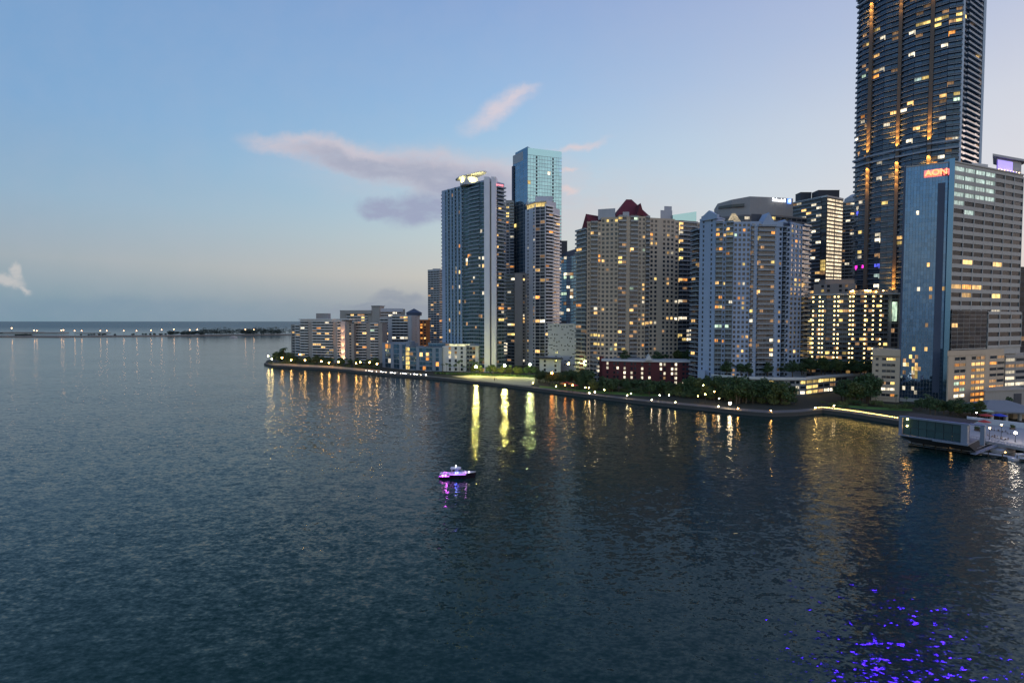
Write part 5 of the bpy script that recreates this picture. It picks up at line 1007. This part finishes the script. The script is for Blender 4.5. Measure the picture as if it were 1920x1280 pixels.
# gangway
a, c = pt(1832, wd(851, 1.1)), pt(1892, wd(832, 2)); g = empty('gangway', (*a, 0), 'sloping pale gangway from the dock to the terrace', 'gangway'); l_ = math.hypot(c[0] - a[0], c[1] - a[1]); s_ = ((c[0] - a[0]) / l_, (c[1] - a[1]) / l_); w_ = (s_[1], -s_[0])
m = MB(); q = lambda t, w, z: (a[0] + s_[0] * t + w_[0] * w, a[1] + s_[1] * t + w_[1] * w, z)
m.hexa([q(0, -.8, 1.0), q(l_, -.8, 2.6), q(l_, .8, 2.6), q(0, .8, 1.0), q(0, -.8, 1.25), q(l_, -.8, 2.85), q(l_, .8, 2.85), q(0, .8, 1.25)]); link('deck', m.mesh('deck', [M['frame']], (*a, 0)), g)
m = MB()
for sd in (-.8, .8):
    m.tube([q(0, sd, 2.2), q(l_, sd, 3.8)], [.05, .05], 6)
    for k in range(8): m.tube([q(l_ * k / 7, sd, 1.2 + 1.6 * k / 7), q(l_ * k / 7, sd, 2.2 + 1.6 * k / 7)], [.04, .04], 5)
link('railing', m.mesh('railing', [M['frame']], (*a, 0)), g)
for i, (u, D_) in enumerate(((1866, 214), (1878, 211), (1891, 208), (1871, 226), (1886, 223), (1902, 219))):
    x, y = pt(u, D_); t = empty('bistro_table', (x, y, 3.3), 'small round table on the pale terrace deck', 'table', 'tables on the terrace deck')
    m = MB(); m.tube([(0, 0, 0), (0, 0, .06), (0, 0, .72)], [.35, .06, .06], 8); link('base', m.mesh('base', [M['postdark']]), t); m = MB(); m.tube([(0, 0, .72), (0, 0, .78)], [.6, .6], 14); link('tabletop', m.mesh('tabletop', [M['white']]), t)
    for k in range(3):
        a_ = k * 2.1 + i; x2, y2 = x + 1.05 * math.cos(a_), y + 1.05 * math.sin(a_); c = empty('chair', (x2, y2, 3.3), 'dark chair drawn up to a terrace table', 'chair', 'chairs on the terrace deck', rz=a_)
        m = MB(); m.box(-.24, .24, -.24, .24, .42, .48); link('seat', m.mesh('seat', [M['brown']]), c); m = MB(); m.box(.2, .25, -.24, .24, .48, .92); link('backrest', m.mesh('backrest', [M['brown']]), c)
        for sx in (-.2, .2):
            for sy in (-.2, .2): m = MB(); m.box(sx - .02, sx + .02, sy - .02, sy + .02, 0, .42); link('leg', m.mesh('leg', [M['postdark']]), c)
for i, (u, D_) in enumerate(((1838, 226), (1848, 224), (1870, 240), (1893, 238), (1905, 229))):
    x, y = pt(u, D_); t = empty('planter', (x, y, 3.3), 'boxy planter with a leafy shrub on the pale terrace deck', 'planter', 'planters on the terrace deck')
    m = MB(); m.box(-.9, .9, -.45, .45, 0, .8); link('box', m.mesh('box', [M['brown']]), t); m = MB(); leaf_clump(m, (0, 0, 1.35), .95, 130, .3, random.Random(i)); link('shrub', m.mesh('shrub', [M['leaf2']]), t)
def umbrella(u, v, D_, mat, label, r=2.0, z0=3.3, kind='umbrella'):
    x, y = pt(u, D_); o = empty('umbrella', (x, y, z0), label, 'umbrella'); h = zv(v, D_) - z0
    m = MB(); m.tube([(0, 0, 0), (0, 0, h)], [.05, .04], 6); m.tube([(0, 0, 0), (0, 0, .12)], [.4, .35], 10); link('pole', m.mesh('pole', [M['frame']]), o)
    m = MB(); n = 8; vs = [(0, 0, h)] + [(r * math.cos(6.283 * k / n), r * math.sin(6.283 * k / n), h - .75 - (.08 if k % 2 else 0)) for k in range(n)]; vs += [(0, 0, h - .06)] + [(a_, b_, c_ - .16) for a_, b_, c_ in vs[1:n + 1]]
    m.add(vs, [(0, 1 + k, 1 + (k + 1) % n) for k in range(n)] + [(n + 1, n + 2 + (k + 1) % n, n + 2 + k) for k in range(n)] + [(1 + k, n + 2 + k, n + 2 + (k + 1) % n, 1 + (k + 1) % n) for k in range(n)]); link('canopy', m.mesh('canopy', [mat]), o)
M['redcloth'] = plain_mat('red_canvas', (.42, .04, .035), .8); M['bluecloth'] = plain_mat('blue_canvas', (.03, .06, .5), .8); M['greencloth'] = plain_mat('pale_green_canvas', (.35, .48, .42), .8); M['orangecloth'] = plain_mat('orange_canvas', (.6, .22, .05), .8)
umbrella(1854, 775, 238, M['redcloth'], 'red umbrella behind the white terrace wall, left of the blue one', 2.6); umbrella(1851, 786.5, 222, M['redcloth'], 'dark red umbrella before the white terrace wall', 2.3)
umbrella(1880, 775, 240, M['bluecloth'], 'bright blue umbrella behind the white terrace wall', 2.8); umbrella(1857, 767, 252, M['greencloth'], 'pale green umbrella behind the red umbrella', 2.4)
for i, (u, v, mt, lb) in enumerate(((1056, 716.5, 'orangecloth', 'leftmost'), (1063, 715, 'redcloth', 'second from the left'), (1071, 717, 'orangecloth', 'third from the left'), (1079, 720, 'redcloth', 'rightmost'))): umbrella(u, v, shoreD(u) + 6 + (i % 2) * 3, M[mt], '%s of the four lamp lit umbrellas by the long grey seawall' % lb, 2.2, 1.8)
put_lamp(1060, 721, shoreD(1060) + 3, 'o', 'garden_lamp', 'orange lamp under the four lit umbrellas', None, .4, 'garden lamp'); put_lamp(1074, 722, shoreD(1074) + 3, 'w', 'garden_lamp', 'warm lamp beside the rightmost lit umbrella', None, .36, 'garden lamp')
for u, v, D_, k, lb in ((1911, 811, 205, 'c', 'brightest white lamp on the terrace at the right edge'), (1884, 796, 214, 'w', 'warm lamp on the terrace above the white wall, right of the umbrellas'), (1862, 802, 210, 'w', 'warm lamp on the terrace beside the pavilion columns'), (1836, 773, 246, 'c', 'white lamp left of the pale green umbrella'), (1795, 785, 236, 'w', 'lamp behind the pavilion roof')):
    z = zv(v, D_); r = lamp_proto('terrace_lamp', z - 3.3, .5 if u == 1911 else .3, lamp_mat('terrace_lamp_glow', (1, .86, .7) if k == 'c' else (1, .6, .25), 60 if u == 1911 else 22), lb, None, 'terrace lamp'); r.location = (*pt(u, D_), 3.3)
# big roofed shelter on the right
x, y = pt(1895, 256); s = empty('waterside_shelter', (x, y, 1.8), 'open sided shelter with a broad blue grey hipped roof on white columns', 'shelter'); so = (x, y, 1.8)
m = MB(); a0, a1 = pt(1846, 256), pt(1975, 250); ze = zv(771, 256); hip(m, a0, a1, 24, ze, zv(749, 266), .36); m.prism([plus(a0, (.4, .3)), plus(a1, (0, .3)), plus(a1, (0, 23)), plus(a0, (.4, 23))], ze - .7, ze - .02); link('roof', m.mesh('roof', [M['roofgrey']], so), s)
for u in (1865, 1892, 1918, 1950):
    for dd_ in (257.5, 272): m = MB(); c = pt(u, dd_); m.box(c[0] - .55, c[0] + .55, c[1] - .55, c[1] + .55, 1.8, ze - .71); m.box(c[0] - .75, c[0] + .75, c[1] - .75, c[1] + .75, ze - 1.3, ze - .72); link('column', m.mesh('column', [M['white']], so), s)
m = MB(); m.box(pt(1905, 262)[0], pt(1905, 262)[0] + 12, 262, 266, 1.8, ze - .72); link('wall', m.mesh('wall', [M['beige']], so), s)
# lit shore railing
u0, u1 = 1534, 1692; r = empty('shore_railing', (*pt(1610, shoreD(1610)), 2.7), 'low railing with a dense row of small yellow lights along the walkway', 'railing'); ro = (*pt(1610, shoreD(1610)), 2.7)
m = MB(); me = MB(); me.ball((0, 0, 0), .16, 8, 6); lme = me.mesh('light', [lamp_mat('railing_glow', (1, .66, .16), 30)])
n = 33; pv = None
for k in range(n):
    u = lerp(u0, u1, k / (n - 1)); c = pt(u, shoreD(u) - .1); m.tube([(*c, 2.1), (*c, 3.2)], [.05, .04], 5)
    if pv: m.tube([(*pv, 3.05), (*c, 3.05)], [.04, .04], 5); m.tube([(*pv, 2.6), (*c, 2.6)], [.03, .03], 5)
    link('light', lme, r, (c[0] - ro[0], c[1] - ro[1], 3.36 - 2.7)); pv = c
link('rail', m.mesh('rail', [M['steel']], ro), r)
# dark sign post on the sand, cars, statue
x, y = pt(927, 424); o = empty('sign_post', (x, y, 1.8), 'dark narrow sign post on the sand by the seawall', 'sign'); m = MB(); m.tube([(0, 0, 0), (0, 0, 2.9)], [.09, .09], 8); link('post', m.mesh('post', [M['postdark']]), o); m = MB(); m.box(-.45, .45, -.08, .08, 1.2, 2.8); link('panel', m.mesh('panel', [M['brown']]), o)
M['carpaint'] = plain_mat('car_paint', (.5, .5, .5), .25, .3); M['tyre'] = plain_mat('tyre_rubber', (.02, .02, .02), .9)
def car():
    c = empty('parked_car', (0, 0, 0), 'pale parked car in the row behind the dark straight seawall', 'car', 'cars parked along the shore road')
    m = MB(); prof = [(-2.2, .35), (-2.2, .8), (-1.7, .95), (-1.1, 1.45), (.5, 1.45), (1.2, .98), (2.1, .85), (2.2, .4)]; n = len(prof)
    m.add([(x, -.88 + .1 * (z > 1), z) for x, z in prof] + [(x, .88 - .1 * (z > 1), z) for x, z in prof], [tuple(range(n)), tuple(range(2 * n - 1, n - 1, -1))] + [(k, k + n, (k + 1) % n + n, (k + 1) % n) for k in range(n)]); link('body', m.mesh('body', [M['carpaint']]), c)
    for sx in (-1.35, 1.35):
        for sy in (-.85, .85): m = MB(); m.tube([(sx, sy - .1, .33), (sx, sy + .1, .33)], [.33, .33], 12); link('wheel', m.mesh('wheel', [M['tyre']]), c)
    m = MB(); m.box(-1.0, .45, -.83, .83, 1.0, 1.36); link('window', m.mesh('window', [M['glass']]), c)
    for sy in (-.6, .6): m = MB(); m.box(2.12, 2.24, sy - .16, sy + .16, .6, .76); link('headlight', m.mesh('headlight', [lamp_mat('headlight_glow', (1, .93, .8), 40, False)]), c)
    return c
c0 = car()
for k in range(11):
    u = 690 + k * 10.5; o = c0 if k == 0 else copy_tree(c0, (0, 0, 0)); x, y = pt(u, shoreD(u) + 10); o.location = (x, y, 1.82); o.rotation_euler = (0, 0, -.75 + R.uniform(-.06, .06) - 1.57 * (k % 2))
# ------------------------------------------------------------------ accent lights, extra spots added along ribs and fin to stretch the wash
def spot(name, loc, tgt, e, c, size, par, blend=.5, soft=.15):
    l = bpy.data.lights.new(name, 'SPOT'); l.energy = e; l.color = c; l.spot_size = math.radians(size); l.spot_blend = blend; l.shadow_soft_size = soft
    o = bpy.data.objects.new(name, l); col.objects.link(o); o.parent = par.root; o.location = (loc[0] - par.x, loc[1] - par.y, loc[2] - 2.0)
    o.rotation_euler = (Vector(tgt) - Vector(loc)).to_track_quat('-Z', 'Y').to_euler()
AM = (1, .50, .10)
for k, (x, y) in enumerate(PIER):
    for j in range(4):
        e = (1, .55, .3, .15)[j] * 17000
        spot('uplight', (x, y, 186.2 + j * 5.2), (x, y + 2.2, 196 + j * 5.2), e, AM, 70, TALL); spot('downlight', (x, y, 178.2 - j * 5.6), (x, y + 2.2, 168 - j * 5.6), e * 1.3, AM, 70, TALL)
        spot('downlight', (x, y, 311.2 - j * 5.2), (x, y + 2.2, 301 - j * 5.2), e * (1.2, .4, .25)[k], AM, 70, TALL)
        if k == 1: spot('uplight', (x, y, 72 + j * 5.2), (x, y + 2.2, 82 + j * 5.2), e, AM, 70, TALL)
for k in range(7):   # blue spots added out of view to put glints on the bay
    lx, ly = lerp(fr_[1][0], c2[0], k / 6) - 2, lerp(fr_[1][1], c2[1] - 8, k / 6) - 9
    spot('floodlight', (lx, ly, 336 - (k % 2) * 8), (98, 103, 0), 1000000, (.07, .01, 1), 21, TALL, .5, 9.0)
fx = ((FA[0][0] + FA[1][0]) / 2, (FA[0][1] + FA[1][1]) / 2)
APT = type('o', (), {})(); APT.root = FIN_A.parent; APT.x, APT.y = FIN_A.parent.location.x, FIN_A.parent.location.y
for j in range(5): spot('uplight', (fx[0], fx[1], 3.2 + j * 8), (fx[0] + .3, fx[1] + 2.4, 16 + j * 8), (26000, 16000, 10000, 7000, 4000)[j], (1, .46, .18), 75, APT)
WG = type('o', (), {})(); WG.root = WING.parent; WG.x, WG.y = WING.parent.location.x, WING.parent.location.y
for dx, dy in ((-9, -8), (2, -11), (11, -9)): spot('uplight', (cx + dx, cy + dy, 182.6), (cx + dx * .5, cy, 189), 7000, (1, .85, .28), 110, WG)
# ------------------------------------------------------------------ sky
w = bpy.data.worlds.new('World'); sc.world = w; w.use_nodes = True; nt = w.node_tree
bg = nt.nodes['Background']; tc = N(nt, 'ShaderNodeTexCoord'); dirv = vmth(nt, 'NORMALIZE', tc.outputs['Generated'])
sx = N(nt, 'ShaderNodeSeparateXYZ'); nt.links.new(dirv, sx.inputs[0]); X, Y, Z = sx.outputs
def lin(c): return tuple(((x / 255) / 12.92 if x / 255 < .04045 else ((x / 255 + .055) / 1.055) ** 2.4) for x in c)
def ramp(stops):
    r = N(nt, 'ShaderNodeValToRGB'); el = r.color_ramp.elements
    while len(el) < len(stops): el.new(.5)
    for e, (p, c) in zip(el, stops): e.position = p; e.color = (*lin(c), 1)
    nt.links.new(mth(nt, 'MAXIMUM', Z, 0), r.inputs[0]); return r.outputs[0]
SKYL = ramp([(0, (120, 148, 166)), (.03, (128, 154, 170)), (.09, (160, 172, 180)), (.18, (146, 176, 200)), (.3, (128, 168, 208)), (.5, (116, 155, 202)), (1, (70, 105, 165))])
SKYC = ramp([(0, (150, 158, 168)), (.03, (168, 170, 174)), (.08, (206, 200, 190)), (.15, (196, 208, 208)), (.25, (172, 206, 226)), (.38, (152, 187, 224)), (.5, (140, 170, 214)), (1, (85, 112, 170))])
SKYR = ramp([(0, (222, 206, 200)), (.08, (224, 214, 208)), (.2, (218, 218, 224)), (.3, (208, 212, 224)), (.42, (184, 194, 220)), (.52, (168, 180, 216)), (1, (95, 115, 170))])
az = mth(nt, 'DIVIDE', X, mth(nt, 'SQRT', mth(nt, 'MAXIMUM', mth(nt, 'ADD', mth(nt, 'MULTIPLY', X, X), mth(nt, 'MULTIPLY', Y, Y)), 1e-6)))
t1 = mth(nt, 'MULTIPLY_ADD', az, 1 / .68, 1, clamp=True); t2 = mth(nt, 'MULTIPLY', az, 1 / .68, clamp=True)
sky = mixc(nt, t2, mixc(nt, t1, SKYL, SKYC), SKYR)
# clouds, described on the sky by direction (x/y, z/y)
yy = mth(nt, 'MAXIMUM', Y, .05); gx = mth(nt, 'DIVIDE', X, yy); gz = mth(nt, 'DIVIDE', Z, yy)
cb = N(nt, 'ShaderNodeCombineXYZ'); nt.links.new(gx, cb.inputs[0]); nt.links.new(gz, cb.inputs[1])
wp = vmth(nt, 'ADD', vmth(nt, 'SCALE', vmth(nt, 'SUBTRACT', noise(nt, cb.outputs[0], 9, 3, .55, 'Color'), (.5, .5, .5)), scale=.05), vmth(nt, 'SCALE', vmth(nt, 'SUBTRACT', noise(nt, cb.outputs[0], 38, 3, .6, 'Color'), (.5, .5, .5)), scale=.016))
wp = vmth(nt, 'ADD', wp, vmth(nt, 'SCALE', vmth(nt, 'SUBTRACT', noise(nt, cb.outputs[0], 110, 3, .6, 'Color'), (.5, .5, .5)), scale=.007))
cm_ = N(nt, 'ShaderNodeMapping'); cm_.inputs['Scale'].default_value = (1, 2.6, 1); cm_.inputs['Rotation'].default_value = (0, 0, .12); nt.links.new(cb.outputs[0], cm_.inputs['Vector']); tex_ = mth(nt, 'MULTIPLY_ADD', noise(nt, cm_.outputs[0], 22, 5, .62), 1.5, .2, clamp=True)
gp = vmth(nt, 'ADD', cb.outputs[0], wp); gs = N(nt, 'ShaderNodeSeparateXYZ'); nt.links.new(gp, gs.inputs[0])
def gno(u, v):
    a_, b_ = (u - 960) / F, (640 - v) / F; y_ = CT + b_ * ST; return a_ / y_, (b_ * CT - ST) / y_
def ell(u, v, ru, rv, rot, soft):   # soft edged oval centred on (u, v)
    a_, b_ = gno(u, v); c_, s_ = math.cos(math.radians(rot)), math.sin(math.radians(rot))
    dx = mth(nt, 'SUBTRACT', gs.outputs[0], a_); dz = mth(nt, 'SUBTRACT', gs.outputs[1], b_)
    p_ = mth(nt, 'ADD', mth(nt, 'MULTIPLY', dx, c_ * F / ru), mth(nt, 'MULTIPLY', dz, s_ * F / ru)); q_ = mth(nt, 'ADD', mth(nt, 'MULTIPLY', dx, -s_ * F / rv), mth(nt, 'MULTIPLY', dz, c_ * F / rv))
    r_ = mth(nt, 'SQRT', mth(nt, 'ADD', mth(nt, 'MULTIPLY', p_, p_), mth(nt, 'MULTIPLY', q_, q_)))
    mr = N(nt, 'ShaderNodeMapRange', interpolation_type='SMOOTHSTEP'); mr.inputs['From Min'].default_value = 1 + soft * .4; mr.inputs['From Max'].default_value = 1 - soft; nt.links.new(r_, mr.inputs['Value']); return mr.outputs[0]
front = mth(nt, 'GREATER_THAN', Y, .06)
def cloud(base, ells, c, op):
    k = None
    for e in ells: k = ell(*e) if k is None else mth(nt, 'MAXIMUM', k, ell(*e))
    k = mth(nt, 'MULTIPLY', mth(nt, 'MULTIPLY', mth(nt, 'MULTIPLY', k, tex_), op * 1.08, clamp=True), front)
    return mixc(nt, k, base, lin(c))
wsp = noise(nt, cb.outputs[0], 14, 4, .6)
sky = cloud(sky, [(930, 335, 380, 62, -4, .9), (1060, 395, 260, 70, 0, .9)], (212, 196, 196), .4)
sky = cloud(sky, [(580, 278, 128, 24, -8, .6), (700, 300, 200, 30, -9, .55), (850, 328, 210, 46, -10, .6)], (202, 196, 206), .85)
sky = cloud(sky, [(700, 312, 170, 20, -12, .7), (845, 336, 180, 34, -10, .7)], (164, 170, 190), .85)
sky = cloud(sky, [(718, 393, 46, 28, -10, .5), (790, 392, 84, 36, 8, .5), (870, 380, 80, 46, 0, .7)], (156, 164, 190), .9)
sky = cloud(sky, [(932, 207, 74, 20, 27, .9), (966, 188, 46, 9, 30, .9)], (224, 208, 212), .7)
sky = cloud(sky, [(1085, 270, 60, 8, 10, 1), (1068, 354, 22, 8, 5, .9), (1064, 318, 24, 5, 8, 1)], (232, 206, 202), .6)
sky = cloud(sky, [(735, 556, 38, 15, 0, .6), (770, 562, 34, 14, 0, .6), (690, 566, 60, 6, 0, .8), (725, 578, 130, 14, 0, .8)], (136, 146, 164), .6)
sky = cloud(sky, [(150, 575, 420, 22, 0, .9)], (120, 146, 168), .45)
sky = cloud(sky, [(33, 514, 13, 18, 0, .6), (14, 527, 34, 12, -12, .7), (45, 540, 20, 6, -25, .9)], (200, 197, 196), .7)
sky = mixc(nt, mth(nt, 'MULTIPLY', mth(nt, 'MULTIPLY_ADD', wsp, 1.4, -.5, clamp=True), .12), sky, lin((196, 190, 204)))
# the sky behind the camera is brightened to lift the facades facing it
bk = N(nt, 'ShaderNodeMapRange', interpolation_type='SMOOTHSTEP'); bk.inputs['From Min'].default_value = .15; bk.inputs['From Max'].default_value = -.5; nt.links.new(Y, bk.inputs['Value'])
sky = mixc(nt, bk.outputs[0], sky, mixc(nt, 1.0, sky, (1.60, 1.46, 1.28), 'MULTIPLY'))
ns = N(nt, 'ShaderNodeTexSky', sky_type='NISHITA'); ns.sun_disc = False; ns.sun_elevation = math.radians(7); ns.sun_rotation = math.radians(72); ns.air_density = 1.0; ns.dust_density = .6
nt.links.new(sky, bg.inputs['Color']); bg.inputs['Strength'].default_value = 1.0
bg2 = N(nt, 'ShaderNodeBackground'); nt.links.new(ns.outputs[0], bg2.inputs['Color']); bg2.inputs['Strength'].default_value = .004
ad = N(nt, 'ShaderNodeAddShader'); nt.links.new(bg.outputs[0], ad.inputs[0]); nt.links.new(bg2.outputs[0], ad.inputs[1]); nt.links.new(ad.outputs[0], nt.nodes['World Output'].inputs['Surface'])
l = bpy.data.lights.new('sun', 'SUN'); l.energy = .42; l.angle = math.radians(20); l.color = (1, .74, .60); so_ = bpy.data.objects.new('sun', l); col.objects.link(so_)
sd = Vector((math.sin(math.radians(72)) * math.cos(math.radians(7)), math.cos(math.radians(72)) * math.cos(math.radians(7)), math.sin(math.radians(7)))); so_.rotation_euler = (-sd).to_track_quat('-Z', 'Y').to_euler(); so_.location = sd * 3000
# ------------------------------------------------------------------ camera and render
cam = bpy.data.cameras.new('camera'); cam.sensor_width = 36; cam.lens = 36 * F / 1920; cam.clip_start = .5; cam.clip_end = 4e5
co = bpy.data.objects.new('camera', cam); col.objects.link(co); co.location = (0, 0, H); co.rotation_euler = (math.pi / 2 - TH, 0, 0); sc.camera = co
sc.view_settings.view_transform = 'Standard'; sc.view_settings.look = 'None'; sc.view_settings.exposure = 0; sc.view_settings.gamma = 1
cy_ = sc.cycles; cy_.use_denoising = True; cy_.max_bounces = 6; cy_.diffuse_bounces = 2; cy_.glossy_bounces = 4; cy_.sample_clamp_indirect = 6; cy_.use_light_tree = True; cy_.caustics_reflective = False
sc.render.film_transparent = False
